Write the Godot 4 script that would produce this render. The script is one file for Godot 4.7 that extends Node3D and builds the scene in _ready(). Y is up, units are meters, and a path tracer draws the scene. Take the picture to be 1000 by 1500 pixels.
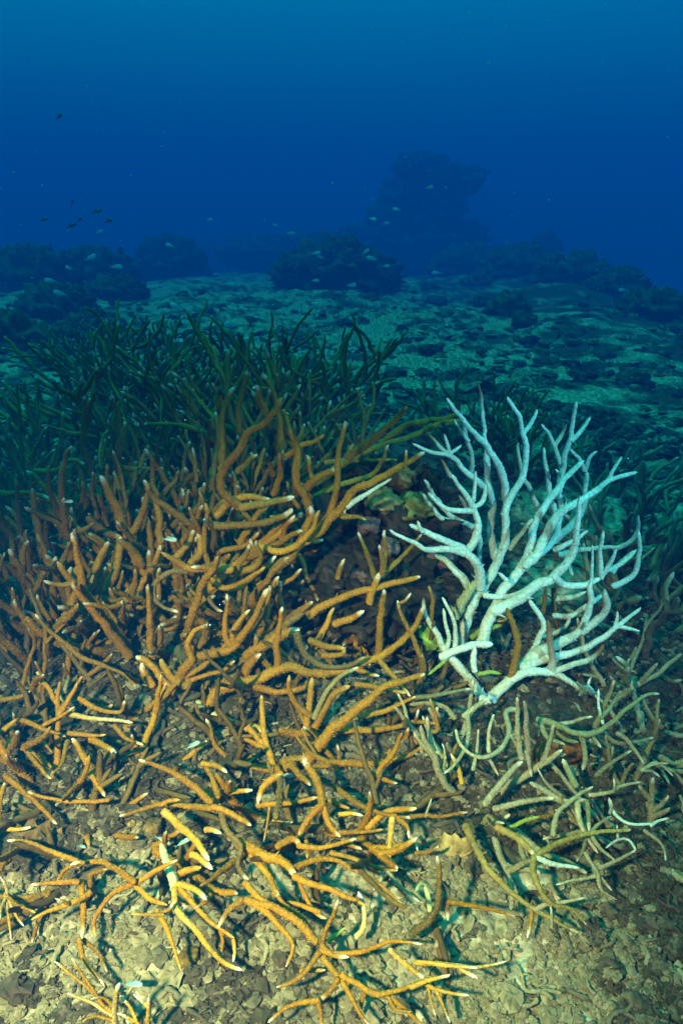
extends Node3D
# A reef slope under water: staghorn coral thickets, one bleached colony, rubble seabed, far outcrops in blue water.

const CAM_H := 0.80
const FOV := 78.0
const PITCH := 25.4
const FOCAL := 926.0            # pixels of the 1000 x 1500 photograph at that field of view

var rng := RandomNumberGenerator.new()
var n_a := FastNoiseLite.new()
var n_b := FastNoiseLite.new()
var n_c := FastNoiseLite.new()
var cam_basis: Basis
var mats := {}
var taken := {}

func _ready():
	rng.seed = 20240611
	# ---------------------------------------------------------------- camera, water light, strobes, exposure
	var cam := Camera3D.new()
	cam.name = "camera"
	cam.position = Vector3(0, CAM_H, 0)
	cam.rotation_degrees = Vector3(-PITCH, 0, 0)
	cam.fov = FOV
	cam.near = 0.02
	cam.far = 300.0
	add_child(cam)
	cam.current = true
	cam_basis = Basis.from_euler(Vector3(deg_to_rad(-PITCH), 0, 0))

	var sky_mat := ProceduralSkyMaterial.new()
	sky_mat.sky_top_color = lin(0.0, 0.27, 0.47)
	sky_mat.sky_horizon_color = lin(0.0, 0.011, 0.045)
	sky_mat.sky_curve = 0.35
	sky_mat.ground_horizon_color = lin(0.0, 0.010, 0.045)
	sky_mat.ground_bottom_color = lin(0.0, 0.006, 0.02)
	sky_mat.ground_curve = 0.1
	sky_mat.sun_angle_max = 85.0
	sky_mat.sun_curve = 0.4
	var env := Environment.new()
	env.background_mode = Environment.BG_SKY
	env.sky = Sky.new()
	env.sky.sky_material = sky_mat
	env.tonemap_mode = Environment.TONE_MAPPER_LINEAR
	env.tonemap_exposure = 2.3
	env.sdfgi_enabled = true
	env.ssao_enabled = true
	env.ssil_enabled = true
	env.fog_enabled = true
	env.fog_density = 0.063
	env.fog_light_color = lin(0.002, 0.17, 0.95)
	var we := WorldEnvironment.new()
	we.name = "water_column"
	we.environment = env
	add_child(we)

	var sun := DirectionalLight3D.new()
	sun.name = "sun_through_water"
	sun.light_color = lin(0.02, 1.0, 0.56)
	sun.light_energy = 0.35
	sun.light_angular_distance = 40.0
	sun.shadow_enabled = true
	add_child(sun)
	sun.look_at_from_position(Vector3(-0.5, 2.0, -0.4), Vector3.ZERO)

	strobe(Vector3(-0.42, 1.04, 0.16), Vector3(-0.19, 0.0, -0.58), 3.0, 33.0, lin(1.0, 0.93, 0.36), "black dive flash with round glowing face held over the orange thicket")
	strobe(Vector3(0.98, 1.02, 0.05), Vector3(0.25, 0.26, -1.0), 1.15, 20.0, lin(0.25, 1.0, 0.98), "black dive flash with round glowing face held towards the bleached coral")  # cyan tint and narrow beam are made up to colour the bleached coral

	setup_noise()
	setup_materials()
	seabed()
	far_reef()
	reef_rock()
	background_thickets()
	traced_colonies()
	loose_sprigs()
	rubble()
	fishes()
	marine_snow()

func lin(r: float, g: float, b: float) -> Color:
	return Color(r, g, b).linear_to_srgb()

# ---------------------------------------------------------------- naming
func numbered(called: String) -> String:
	var n: int = taken.get(called, 0)
	taken[called] = n + 1
	return called if n == 0 else "%s_%03d" % [called, n]

func tag(o: Node, label: String, category: String, group := "", kind := ""):
	if label != "": o.set_meta("label", label)
	if category != "": o.set_meta("category", category)
	if group != "": o.set_meta("group", group)
	if kind != "": o.set_meta("kind", kind)

func thing(called: String, at: Vector3, label: String, category: String, group := "") -> Node3D:
	var o := Node3D.new()
	o.name = numbered(called)
	add_child(o)
	o.position = at
	tag(o, label, category, group)
	return o

# ---------------------------------------------------------------- mesh collector
var PV := PackedVector3Array()
var PN := PackedVector3Array()
var PC := PackedColorArray()
var PI_ := PackedInt32Array()

func begin():
	PV = PackedVector3Array()
	PN = PackedVector3Array()
	PC = PackedColorArray()
	PI_ = PackedInt32Array()

func made_mesh() -> ArrayMesh:
	var a := []
	a.resize(Mesh.ARRAY_MAX)
	a[Mesh.ARRAY_VERTEX] = PV
	a[Mesh.ARRAY_NORMAL] = PN
	a[Mesh.ARRAY_COLOR] = PC
	a[Mesh.ARRAY_INDEX] = PI_
	var m := ArrayMesh.new()
	m.add_surface_from_arrays(Mesh.PRIMITIVE_TRIANGLES, a)
	return m

func commit(called: String, mat: Material, parent: Node, at := Vector3.ZERO) -> MeshInstance3D:
	var o := MeshInstance3D.new()
	o.name = called
	o.mesh = made_mesh()
	o.material_override = mat
	parent.add_child(o, true)
	o.position = at
	return o

func smooth_normals():
	PN.resize(PV.size())
	PN.fill(Vector3.ZERO)
	for k in range(0, PI_.size(), 3):
		var a := PI_[k]
		var b := PI_[k + 1]
		var c := PI_[k + 2]
		var n := (PV[c] - PV[a]).cross(PV[b] - PV[a])
		PN[a] += n
		PN[b] += n
		PN[c] += n
	for k in PN.size():
		PN[k] = PN[k].normalized()

# ---------------------------------------------------------------- materials
func setup_noise():
	n_a.seed = 11
	n_a.noise_type = FastNoiseLite.TYPE_SIMPLEX_SMOOTH
	n_a.frequency = 1.0
	n_a.fractal_octaves = 4
	n_b.seed = 23
	n_b.noise_type = FastNoiseLite.TYPE_SIMPLEX_SMOOTH
	n_b.frequency = 1.0
	n_b.fractal_octaves = 2
	n_c.seed = 37
	n_c.noise_type = FastNoiseLite.TYPE_CELLULAR
	n_c.frequency = 1.0
	n_c.fractal_type = FastNoiseLite.FRACTAL_NONE
	n_c.cellular_return_type = FastNoiseLite.RETURN_DISTANCE

func noise_image(seed_: int, freq: float, octaves: int, lo: Color, hi: Color, size := 512) -> ImageTexture:
	var n := FastNoiseLite.new()
	n.seed = seed_
	n.noise_type = FastNoiseLite.TYPE_SIMPLEX_SMOOTH
	n.frequency = freq
	n.fractal_octaves = octaves
	var g := n.get_seamless_image(size, size)
	var im := Image.create(size, size, true, Image.FORMAT_RGB8)
	for y in size:
		for x in size:
			im.set_pixel(x, y, lo.lerp(hi, g.get_pixel(x, y).r))
	im.generate_mipmaps()
	return ImageTexture.create_from_image(im)

func normal_image(seed_: int, freq: float, octaves: int, strength: float, size := 512) -> ImageTexture:
	var n := FastNoiseLite.new()
	n.seed = seed_
	n.noise_type = FastNoiseLite.TYPE_SIMPLEX_SMOOTH
	n.frequency = freq
	n.fractal_octaves = octaves
	var g := n.get_seamless_image(size, size)
	g.bump_map_to_normal_map(strength)
	return ImageTexture.create_from_image(g)

func mat(rough: float, tile: float, tex: Texture2D, nor: Texture2D = null, nscale := 1.0) -> StandardMaterial3D:
	var m := StandardMaterial3D.new()
	m.vertex_color_use_as_albedo = true
	m.roughness = rough
	m.metallic_specular = 0.25
	m.albedo_texture = tex
	m.uv1_triplanar = true
	m.uv1_world_triplanar = true
	m.uv1_scale = Vector3.ONE * tile
	if nor:
		m.normal_enabled = true
		m.normal_texture = nor
		m.normal_scale = nscale
	return m

func setup_materials():
	var grain := noise_image(3, 0.03, 5, Color(0.62, 0.62, 0.62), Color(1, 1, 1))
	var speck := noise_image(5, 0.012, 6, Color(0.40, 0.39, 0.38), Color(1, 1, 1))
	var nrm := normal_image(7, 0.02, 6, 9.0)
	mats.coral = mat(0.62, 9.0, grain)
	mats.seabed = mat(0.95, 6.3, speck, nrm, 1.7)
	mats.rock = mat(0.95, 2.3, speck, nrm, 1.2)
	mats.rubble = mat(0.92, 7.0, speck, nrm, 0.8)
	mats.rubble.uv1_world_triplanar = false
	var f := StandardMaterial3D.new()
	f.vertex_color_use_as_albedo = true
	f.roughness = 0.35
	mats.fish = f

# base, pale corallite and tip colours (linear reflectances)
const STYLES := {
	"o": [Color(0.38, 0.190, 0.012), Color(0.54, 0.38, 0.12), Color(0.86, 0.86, 0.82)],
	"b": [Color(0.28, 0.155, 0.020), Color(0.50, 0.36, 0.13), Color(0.86, 0.86, 0.82)],
	"d": [Color(0.14, 0.105, 0.045), Color(0.36, 0.28, 0.14), Color(0.84, 0.86, 0.82)],
	"g": [Color(0.25, 0.215, 0.026), Color(0.34, 0.30, 0.08), Color(0.80, 0.84, 0.80)],
	"y": [Color(0.50, 0.310, 0.040), Color(0.62, 0.48, 0.16), Color(0.86, 0.86, 0.80)],
	"w": [Color(0.56, 0.770, 0.760), Color(0.66, 0.84, 0.83), Color(0.72, 0.86, 0.85)],
	"v": [Color(0.50, 0.600, 0.560), Color(0.62, 0.72, 0.68), Color(0.26, 0.15, 0.07)],
	"t": [Color(0.37, 0.365, 0.250), Color(0.56, 0.56, 0.44), Color(0.80, 0.81, 0.76)],
	"u": [Color(0.23, 0.255, 0.150), Color(0.38, 0.40, 0.28), Color(0.62, 0.66, 0.58)],
	"z": [Color(0.29, 0.250, 0.080), Color(0.46, 0.42, 0.22), Color(0.70, 0.72, 0.60)],
	"k": [Color(0.33, 0.340, 0.250), Color(0.46, 0.46, 0.36), Color(0.26, 0.25, 0.20)],
	"n": [Color(0.28, 0.500, 0.090), Color(0.40, 0.62, 0.20), Color(0.45, 0.60, 0.30)],
	"p": [Color(0.45, 0.560, 0.340), Color(0.55, 0.64, 0.44), Color(0.60, 0.66, 0.50)],
}

# ---------------------------------------------------------------- seabed
func ground(x: float, z: float) -> float:
	var d := -z
	var h := 0.0
	h += n_b.get_noise_2d(x * 0.9, z * 0.9) * 0.030
	h += n_b.get_noise_2d(x * 0.22 + 40.0, z * 0.22) * clampf((d - 2.0) * 0.04, 0.0, 0.30)
	# the slope falls away on the far side and towards deep water
	h -= 0.0275 * (sqrt((d - 2.8) * (d - 2.8) + 1.0) + d - 2.8)
	h -= 0.004 * pow(maxf(0.0, d - 16.0), 1.7)
	h -= 0.030 * pow(maxf(0.0, x - 1.2 - d * 0.18), 1.8)
	h -= 0.020 * pow(maxf(0.0, -x - 3.5), 1.6)
	return h

func relief(x: float, z: float) -> float:
	var d := -z
	var fine := clampf(1.0 - (d - 1.5) * 0.06, 0.35, 1.0)
	var pale := paleness(x, z) if d < 1.6 else 0.0
	var h := n_a.get_noise_2d(x * 7.0, z * 7.0) * 0.024 * (1.0 - 0.5 * pale)
	h += (1.0 - 0.75 * pale) * (0.5 - n_c.get_noise_2d(x * 16.0, z * 16.0)) * 0.016 * clampf(0.5 + n_b.get_noise_2d(x * 2.3 + 9.0, z * 2.3) * 1.6, 0.0, 1.0)
	h += n_a.get_noise_2d(x * 40.0, z * 40.0) * 0.010
	if d > 2.2:
		h += n_a.get_noise_2d(x * 2.1 + 5.0, z * 3.1) * 0.06 * clampf((d - 2.2) * 0.5, 0.0, 1.0)
	return h * (fine if d < 2.2 else 1.0)

func seabed():
	begin()
	var nx := 440
	var nz := 560
	var xs := PackedFloat32Array()
	var zs := PackedFloat32Array()
	for i in nx + 1:
		var u := (float(i) / nx) * 2.0 - 1.0
		xs.append(signf(u) * (0.95 * absf(u) * 1.6 + 38.0 * pow(absf(u), 6.0)))
	for j in nz + 1:
		var v := float(j) / nz
		zs.append(0.9 - (4.6 * v + 58.0 * pow(v, 5.0)))
	for j in nz + 1:
		for i in nx + 1:
			var x := xs[i]
			var z := zs[j]
			PV.append(Vector3(x, ground(x, z) + relief(x, z), z))
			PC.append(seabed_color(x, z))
	var w := nx + 1
	for j in nz:
		for i in nx:
			var a := j * w + i
			PI_.append_array([a, a + w, a + 1, a + 1, a + w, a + w + 1])
	smooth_normals()
	if PN[w * 50 + 50].y < 0:
		for k in range(0, PI_.size(), 3):
			var t := PI_[k]
			PI_[k] = PI_[k + 1]
			PI_[k + 1] = t
		smooth_normals()
	var o := commit("seabed", mats.seabed, self)
	o.set_meta("kind", "structure")

func paleness(x: float, z: float) -> float:
	var d := -z
	var p := n_a.get_noise_2d(x * 1.9 + 3.0, z * 2.4) + 0.55 * n_a.get_noise_2d(x * 9.0, z * 9.0 + 7.0) + 0.35 * n_b.get_noise_2d(x * 31.0, z * 31.0)
	var bias := 0.10
	if d > 2.4: p += 0.08 - 0.22 * maxf(0.0, x - 0.5) - 0.9 * n_a.get_noise_2d(x * 0.8 - 9.0, z * 1.3)  # far right turf also carries dimness put into the colour
	# open sand at the front and in one patch beside the dark stippled branch, elsewhere turfed rubble, with shade between branches put into its colour
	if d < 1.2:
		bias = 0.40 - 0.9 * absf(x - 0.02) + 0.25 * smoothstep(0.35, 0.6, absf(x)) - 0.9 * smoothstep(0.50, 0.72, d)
		bias -= 1.7 * maxf(0.0, x - 0.12)  # lower right: dark rubble, and strobe falloff painted into the ground
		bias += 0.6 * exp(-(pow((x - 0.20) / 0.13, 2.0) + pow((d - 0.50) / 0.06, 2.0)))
	elif d < 2.0: bias -= 0.3 * exp(-pow((x - 0.3) / 0.3, 2.0))
	return smoothstep(-0.22, 0.20, p + bias)

func seabed_color(x: float, z: float) -> Color:
	var sand := Color(0.56, 0.55, 0.46)
	var turf := Color(0.085, 0.092, 0.070)
	var pink := Color(0.20, 0.14, 0.125)
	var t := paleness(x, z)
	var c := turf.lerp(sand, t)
	var q := smoothstep(0.25, 0.5, n_a.get_noise_2d(x * 5.0 + 77.0, z * 5.0))
	c = c.lerp(pink, q * 0.6 * (1.0 - 0.5 * t))
	var g := smoothstep(0.2, 0.55, n_a.get_noise_2d(x * 3.3 - 41.0, z * 3.3))
	c = c.lerp(Color(0.30, 0.34, 0.17), g * 0.35)
	var s := 0.86 + 0.5 * n_b.get_noise_2d(x * 60.0, z * 60.0)
	return Color(c.r * s, c.g * s, c.b * s)

# ---------------------------------------------------------------- photograph pixel -> place
func ray(px: float, py: float) -> Vector3:
	return (cam_basis * Vector3((px - 500.0) / FOCAL, (750.0 - py) / FOCAL, -1.0)).normalized()

# depth > 0: metres ahead of the camera; depth <= 0: that many metres above the seabed
func place(px: float, py: float, depth: float) -> Vector3:
	var d := ray(px, py)
	if depth > 0.0:
		return Vector3(0, CAM_H, 0) + d * (depth / -d.z)
	var g := 0.0
	var p := Vector3.ZERO
	for k in 5:
		var t := (CAM_H - (g - depth)) / maxf(-d.y, 0.02)
		p = Vector3(0, CAM_H, 0) + d * t
		g = ground(p.x, p.z)
	return p

func axis_depth(p: Vector3) -> float:
	return -(cam_basis.inverse() * (p - Vector3(0, CAM_H, 0))).z

# ---------------------------------------------------------------- coral branches
func spline(pts: PackedVector3Array, step: float) -> PackedVector3Array:
	var out := PackedVector3Array()
	var n := pts.size()
	for i in n - 1:
		var p0 := pts[maxi(i - 1, 0)]
		var p1 := pts[i]
		var p2 := pts[i + 1]
		var p3 := pts[mini(i + 2, n - 1)]
		var k := maxi(2, int(ceil(p1.distance_to(p2) / step)))
		for j in k:
			out.append(p1.cubic_interpolate(p2, p0, p3, float(j) / k))
	out.append(pts[n - 1])
	return out

var C_ := PackedVector3Array()
var R_ := PackedFloat32Array()
var U_ := PackedVector3Array()
var W_ := PackedVector3Array()
var T_ := PackedVector3Array()
var S_ := PackedFloat32Array()

func prepare(pts: PackedVector3Array, r0: float, r1: float, wob: float):
	var off := rng.randf() * 100.0
	C_ = spline(pts, maxf(0.007, r0 * 0.75))
	var n := C_.size()
	for i in range(1, n):
		var q := C_[i] * 22.0
		C_[i] += Vector3(n_b.get_noise_2d(q.x + off, q.y), n_b.get_noise_2d(q.y + off, q.z), n_b.get_noise_2d(q.z + off, q.x)) * wob
	S_.resize(n)
	R_.resize(n)
	T_.resize(n)
	U_.resize(n)
	W_.resize(n)
	S_[0] = 0.0
	for i in range(1, n): S_[i] = S_[i - 1] + C_[i].distance_to(C_[i - 1])
	var L := maxf(S_[n - 1], 0.001)
	for i in n:
		T_[i] = (C_[mini(i + 1, n - 1)] - C_[maxi(i - 1, 0)]).normalized()
		var t := S_[i] / L
		var r := lerpf(r0, r1, pow(t, 1.25))
		r *= 1.0 + 0.14 * n_b.get_noise_2d(S_[i] * 30.0 + off, 3.0)
		var e := L - S_[i]
		var rr := r1 * 2.2
		if e < rr: r *= lerpf(0.35, 1.0, sqrt(clampf(e / rr, 0.0, 1.0)))
		R_[i] = r
	var u := T_[0].cross(Vector3(0.31, 0.2, 0.93)).normalized()
	for i in n:
		u = (u - T_[i] * u.dot(T_[i])).normalized()
		U_[i] = u
		W_[i] = T_[i].cross(u)

func shade(style: Array, s: float, L: float, tip: float, p: Vector3) -> Color:
	var c: Color = style[0]
	var k := n_b.get_noise_3d(p.x * 14.0, p.y * 14.0, p.z * 14.0)
	c = c * (1.0 + 0.30 * k)
	var m := n_a.get_noise_3d(p.x * 5.0 + 8.0, p.y * 5.0, p.z * 5.0)
	c = c.lerp(Color(0.22, 0.145, 0.025), clampf(m * 1.1, 0.0, 0.55)) if style[0].r < 0.49 else c.lerp(Color(0.50, 0.56, 0.46), clampf(m * 1.3, 0.0, 0.7))
	if tip > 0.0:
		var e := smoothstep(L - tip, L - tip * 0.2, s + 0.25 * tip * k)
		c = c.lerp(style[2], e)
	c.a = 1.0
	return c

func emit(i0: int, i1: int, sides: int, style: Array, tip: float, cap0: bool, cap1: bool):
	var n := S_.size()
	var L := S_[n - 1]
	var first := PV.size()
	for i in range(i0, i1 + 1):
		for k in sides:
			var a := TAU * k / sides
			var d := U_[i] * cos(a) + W_[i] * sin(a)
			var p := C_[i] + d * R_[i]
			PV.append(p)
			PN.append(d)
			PC.append(shade(style, S_[i], L, tip, p))
	for i in i1 - i0:
		for k in sides:
			var a := first + i * sides + k
			var b := first + i * sides + (k + 1) % sides
			PI_.append_array([a, a + sides, b, b, a + sides, b + sides])
	for e in 2:
		if (e == 0 and not cap0) or (e == 1 and not cap1): continue
		var i := i0 if e == 0 else i1
		var dirn := -T_[i] if e == 0 else T_[i]
		var c := PV.size()
		PV.append(C_[i] + dirn * R_[i] * 0.45)
		PN.append(dirn)
		PC.append(shade(style, S_[i], L, tip, C_[i]))
		var row := first + (0 if e == 0 else (i1 - i0) * sides)
		for k in sides:
			if e == 0: PI_.append_array([c, row + k, row + (k + 1) % sides])
			else: PI_.append_array([c, row + (k + 1) % sides, row + k])

# the little cups that stud a living branch
func corallites(i0: int, i1: int, style: Array, tip: float, gap: float, high: float):
	var n := S_.size()
	var L := S_[n - 1]
	var s := S_[i0] + gap * 0.5
	var i := i0
	while s < S_[i1] - 0.002:
		while i < i1 - 1 and S_[i + 1] < s: i += 1
		var f := clampf((s - S_[i]) / maxf(S_[i + 1] - S_[i], 1e-5), 0.0, 1.0)
		var c := C_[i].lerp(C_[i + 1], f)
		var r := lerpf(R_[i], R_[i + 1], f)
		var around := maxi(3, int(TAU * r / gap))
		var ph := rng.randf() * TAU
		for k in around:
			var a := ph + TAU * (k + 0.55 * rng.randf()) / around
			var d := U_[i] * cos(a) + W_[i] * sin(a)
			var side := T_[i].cross(d)
			var t := T_[i]
			var cc := c + t * (rng.randf() - 0.5) * gap
			var b := gap * rng.randf_range(0.26, 0.36)
			var hh := minf(high, r * 0.21) * rng.randf_range(0.6, 1.4)
			if rng.randf() < 0.010 and r > 0.004:   # a new side bud
				hh = r * rng.randf_range(0.6, 1.3)
				b = r * 0.34
			var col := shade(style, s, L, tip, cc)
			var pale: Color = col.lerp(style[1], 0.75) if s < L - tip else col
			var o := PV.size()
			var base := cc + d * (r * 0.95)
			var top := cc + d * (r + hh) + t * hh * 0.9
			PV.append(base + side * b)
			PN.append((side + d * 0.5).normalized())
			PC.append(col)
			PV.append(base + t * b)
			PN.append((t + d * 0.5).normalized())
			PC.append(col)
			PV.append(base - side * b)
			PN.append((-side + d * 0.5).normalized())
			PC.append(col)
			PV.append(base - t * b)
			PN.append((-t + d * 0.5).normalized())
			PC.append(col)
			PV.append(top)
			PN.append(d)
			PC.append(pale)
			PI_.append_array([o, o + 4, o + 1, o + 1, o + 4, o + 2, o + 2, o + 4, o + 3, o + 3, o + 4, o])
		s += gap * 0.92

# one branch as a part of its colony; its pale growing end is a sub-part
func branch(parent: Node3D, pts: PackedVector3Array, r0: float, r1: float, style_key: String, tip: float, gap: float, sides := 9, split_tip := true):
	var style: Array = STYLES[style_key].duplicate()
	var vary := rng.randf_range(0.70, 1.15)
	if style[0].r < 0.49:
		style[0] = Color(style[0].r * vary, style[0].g * vary * rng.randf_range(0.94, 1.08), style[0].b * vary)
		style[2] = Color(style[1]).lerp(style[2], 0.0 if rng.randf() < 0.3 else 0.3 + 0.7 * sqrt(rng.randf()))
		tip *= rng.randf_range(0.45, 1.15)
	var origin := parent.position
	var local := PackedVector3Array()
	for p in pts: local.append(p - origin)
	prepare(local, r0, r1, minf(r0 * 0.5, 0.004))
	var n := S_.size()
	var L := S_[n - 1]
	var cut := n - 1
	if split_tip and tip > 0.0:
		while cut > 1 and S_[cut] > L - tip * 1.1: cut -= 1
	begin()
	emit(0, cut, sides, style, tip, true, cut == n - 1)
	if gap > 0.0: corallites(0, cut, style, tip, gap, gap * (0.42 if style[0].r < 0.49 else 0.16))
	var o := commit("branch", mats.coral, parent)
	if cut < n - 1:
		begin()
		emit(cut, n - 1, sides, style, tip, false, true)
		if gap > 0.0: corallites(cut, n - 1, style, tip, gap * 0.9, gap * 0.3)
		commit("tip", mats.coral, o)

# ---------------------------------------------------------------- colonies traced from the photograph
const CROPS := {"A": [0, 450], "B": [300, 500], "C": [570, 550], "D": [0, 750], "E": [300, 750], "F": [0, 1100], "G": [300, 1100], "H": [600, 1000]}
var colony_now: Node3D

func colony(px: float, py: float, depth: float, label: String, group := "living staghorn coral colonies"):
	colony_now = thing("staghorn_coral", place(px, py, depth), label, "coral", group)

func b(crop: String, style: String, w0: float, w1: float, z0: float, z1: float, xy: Array, tip := 0.017):
	var o: Array = CROPS[crop]
	if z0 <= 0.0:
		z0 -= 0.024
		z1 -= 0.024
	var n := xy.size() / 2
	var pts := PackedVector3Array()
	var run := 0.0
	var along := [0.0]
	for k in range(1, n):
		run += Vector2(xy[2 * k] - xy[2 * k - 2], xy[2 * k + 1] - xy[2 * k - 1]).length()
		along.append(run)
	for k in n:
		var t: float = along[k] / run
		pts.append(place(o[0] + xy[2 * k] / 2.5, o[1] + xy[2 * k + 1] / 2.5, lerpf(z0, z1, t)))
	var ra := w0 / (6.2 if z0 > 0.0 else 6.8) * axis_depth(pts[0]) / FOCAL
	var rb := w1 / (6.2 if z0 > 0.0 else 6.8) * axis_depth(pts[n - 1]) / FOCAL
	if (style == "w" or style == "v") and z0 > 0.0:
		ra *= 1.12
		rb *= 1.12
	if w1 > w0:
		pts.reverse()
		var t := ra
		ra = rb
		rb = t
	if z0 <= 0.0: tip *= 0.7
	branch(colony_now, pts, ra, rb, style, tip, 0.0052, 9)

func traced_colonies():
	# --- thicket of upright orange branches, farther back
	colony(200, 800, -0.0, "tall crowded orange brown staghorn thicket in front of the dark green one")
	b("A","o",30,18,1.42,1.36,[830,590,815,420,830,350,858,292])
	b("A","o",26,14,1.46,1.40,[880,460,875,370,905,236])
	b("A","o",22,12,1.42,1.40,[812,360,795,320,776,276])
	b("A","b",26,18,1.50,1.45,[750,640,765,500,770,410])
	b("A","g",28,14,1.46,1.50,[800,510,750,460,660,430,530,430])
	b("A","b",28,14,1.48,1.45,[850,500,770,430,700,370,652,302])
	b("A","g",22,12,1.58,1.55,[740,330,700,270,678,232])
	b("A","g",22,12,1.52,1.5,[660,430,640,390,620,320,590,285])
	b("A","g",24,15,1.40,1.36,[490,590,460,540,415,480])
	b("A","g",30,15,1.36,1.36,[395,520,440,580,500,592,600,588])
	b("A","b",34,18,1.36,1.34,[330,600,305,500,310,420,315,328])
	b("A","b",24,14,1.38,1.36,[320,450,330,370,347,298])
	b("A","b",26,18,1.38,1.36,[290,350,270,325,220,300,192,260])
	b("A","b",24,16,1.38,1.36,[288,350,292,300,302,258])
	b("A","b",24,14,1.38,1.36,[300,320,340,260,362,220])
	b("A","b",16,10,1.36,1.36,[300,390,270,380,247,372])
	b("A","o",34,18,1.16,1.14,[255,810,225,690,230,590,262,510])
	b("A","b",30,16,1.18,1.16,[240,800,190,700,175,600,182,582])
	b("A","b",24,14,1.20,1.18,[280,820,300,740,303,640])
	b("A","o",36,22,1.14,1.14,[185,1000,150,860,130,760,120,668])
	b("A","b",26,14,1.16,1.16,[75,1000,78,850,65,720,62,630])
	b("A","g",22,14,1.42,1.4,[90,640,50,570,5,470])
	b("A","g",20,12,1.5,1.48,[85,570,75,430,60,270])
	b("A","o",46,26,1.14,1.16,[450,810,420,720,385,650,362,615])
	b("A","b",22,14,1.16,1.16,[395,660,392,575])
	b("A","b",34,28,1.16,1.16,[320,770,380,820,440,840])
	b("A","o",34,20,1.14,1.18,[455,840,510,790,540,680,528,630])
	b("A","o",36,22,1.14,1.18,[590,860,580,760,560,690])
	b("A","b",40,22,1.12,1.08,[690,985,728,900,715,815,620,740,560,690,540,640])
	b("A","b",26,14,1.2,1.22,[630,805,675,740,690,668])
	b("A","b",20,12,1.22,1.22,[720,640,715,580,707,515])
	b("A","o",48,34,1.10,1.14,[385,1010,430,920,440,830])
	b("A","o",38,26,1.12,1.16,[330,1010,380,900,402,850])
	b("A","o",40,30,1.12,1.12,[460,870,510,940,545,1010])
	b("A","o",46,30,1.12,1.16,[560,1010,590,900,590,830])
	b("A","o",38,26,1.14,1.16,[240,990,265,880,250,790])
	b("A","o",34,20,1.20,1.20,[350,690,375,760,400,800])
	b("A","b",24,14,1.1,1.06,[290,820,320,810,345,790])
	b("A","g",30,16,1.3,1.28,[130,600,200,600,260,560,310,575])
	b("A","b",30,20,1.22,1.2,[0,690,100,680,180,700])
	b("A","o",36,26,1.16,1.16,[760,800,850,800,1000,790])
	b("A","b",34,24,1.2,1.22,[770,810,790,750,830,700])
	b("A","o",34,22,1.12,1.10,[640,990,690,880,730,840])
	b("A","b",30,18,1.2,1.22,[700,760,735,720,750,640])
	b("D","o",34,22,1.08,1.10,[200,410,195,300,180,200,140,80])
	b("D","o",34,20,1.10,1.14,[75,440,50,320,20,220,0,150])
	b("D","o",34,24,1.04,1.10,[85,470,140,490,210,490])
	b("D","o",26,14,1.04,1.02,[15,530,35,480,33,420])
	b("D","o",44,30,1.04,1.10,[380,290,430,200,440,90])
	b("D","o",34,26,1.04,1.10,[340,280,350,200,400,110])
	b("D","b",28,14,1.02,1.02,[350,320,372,260,388,200])
	b("D","o",36,26,1.10,1.06,[520,195,490,150,440,100])
	b("D","b",32,22,1.04,1.08,[420,380,470,310,500,240])
	b("D","o",34,24,1.02,1.04,[250,500,310,430,345,350])
	b("D","d",32,22,0.99,1.02,[190,600,260,510,300,450])
	b("D","o",34,24,1.02,1.02,[330,400,350,470,400,480,440,440])
	b("D","o",30,20,1.02,1.02,[280,370,250,290,262,200])
	b("D","o",36,22,1.08,1.12,[495,345,505,290,560,200,590,120])
	b("D","o",36,24,1.06,1.1,[700,190,735,140,720,80])
	b("D","o",30,20,1.06,1.1,[640,170,690,110,710,60])
	b("D","b",30,20,1.08,1.1,[0,250,40,300,100,360,110,420])
	# --- the twisted branches at the heart of the thicket and those reaching to the bleached colony
	colony(430, 890, -0.0, "orange staghorn colony with thick twisted branches beside the crusted rock")
	b("B","b",40,24,1.08,1.02,[130,610,75,560,60,490,100,430,140,370,165,330,230,290,286,212])
	b("B","b",26,18,1.04,1.02,[235,285,205,210,186,162])
	b("B","o",38,22,1.10,1.14,[385,610,335,500,338,410,310,310,285,245])
	b("B","o",28,15,1.24,1.22,[275,400,275,280,250,190,212,113])
	b("B","o",34,16,1.26,1.24,[62,480,62,380,65,280,85,210,108,165])
	b("B","b",18,10,1.26,1.24,[62,270,45,210,28,150])
	b("B","o",24,12,1.28,1.26,[125,330,122,230,155,108])
	b("B","o",36,16,1.02,1.02,[430,690,470,600,485,500,490,400,512,293])
	b("B","o",44,20,1.00,0.98,[370,720,430,680,490,620,540,545,620,510,700,470,760,430,806,404],0.012)
	b("B","b",18,14,0.98,0.98,[732,460,735,430,738,398])
	b("B","b",40,20,1.14,1.08,[525,428,600,370,680,300,735,238],0.016)
	b("B","g",34,16,1.3,1.25,[640,375,740,310,860,280,940,262])
	b("B","g",34,18,1.22,1.24,[370,540,520,440,640,385,750,350,850,300,950,290])
	b("B","o",38,28,1.12,1.1,[365,540,430,490,490,468])
	b("B","g",28,14,1.2,1.16,[400,570,480,530,620,480,672,380])
	b("B","g",24,12,1.24,1.22,[440,445,560,435,700,432])
	b("B","o",28,16,1.14,1.12,[300,420,350,382,400,365,436,344])
	b("B","o",34,18,1.0,0.96,[200,750,280,770,340,745,390,690,420,620])
	b("B","o",46,34,1.02,1.0,[245,835,310,790,350,740])
	b("B","o",40,24,1.02,1.0,[345,750,370,690,390,640,385,600])
	b("B","b",34,20,0.98,0.95,[0,830,60,820,100,850,140,800,166,742])
	b("B","b",32,18,0.98,0.95,[110,855,180,830,205,790,186,728])
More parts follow.
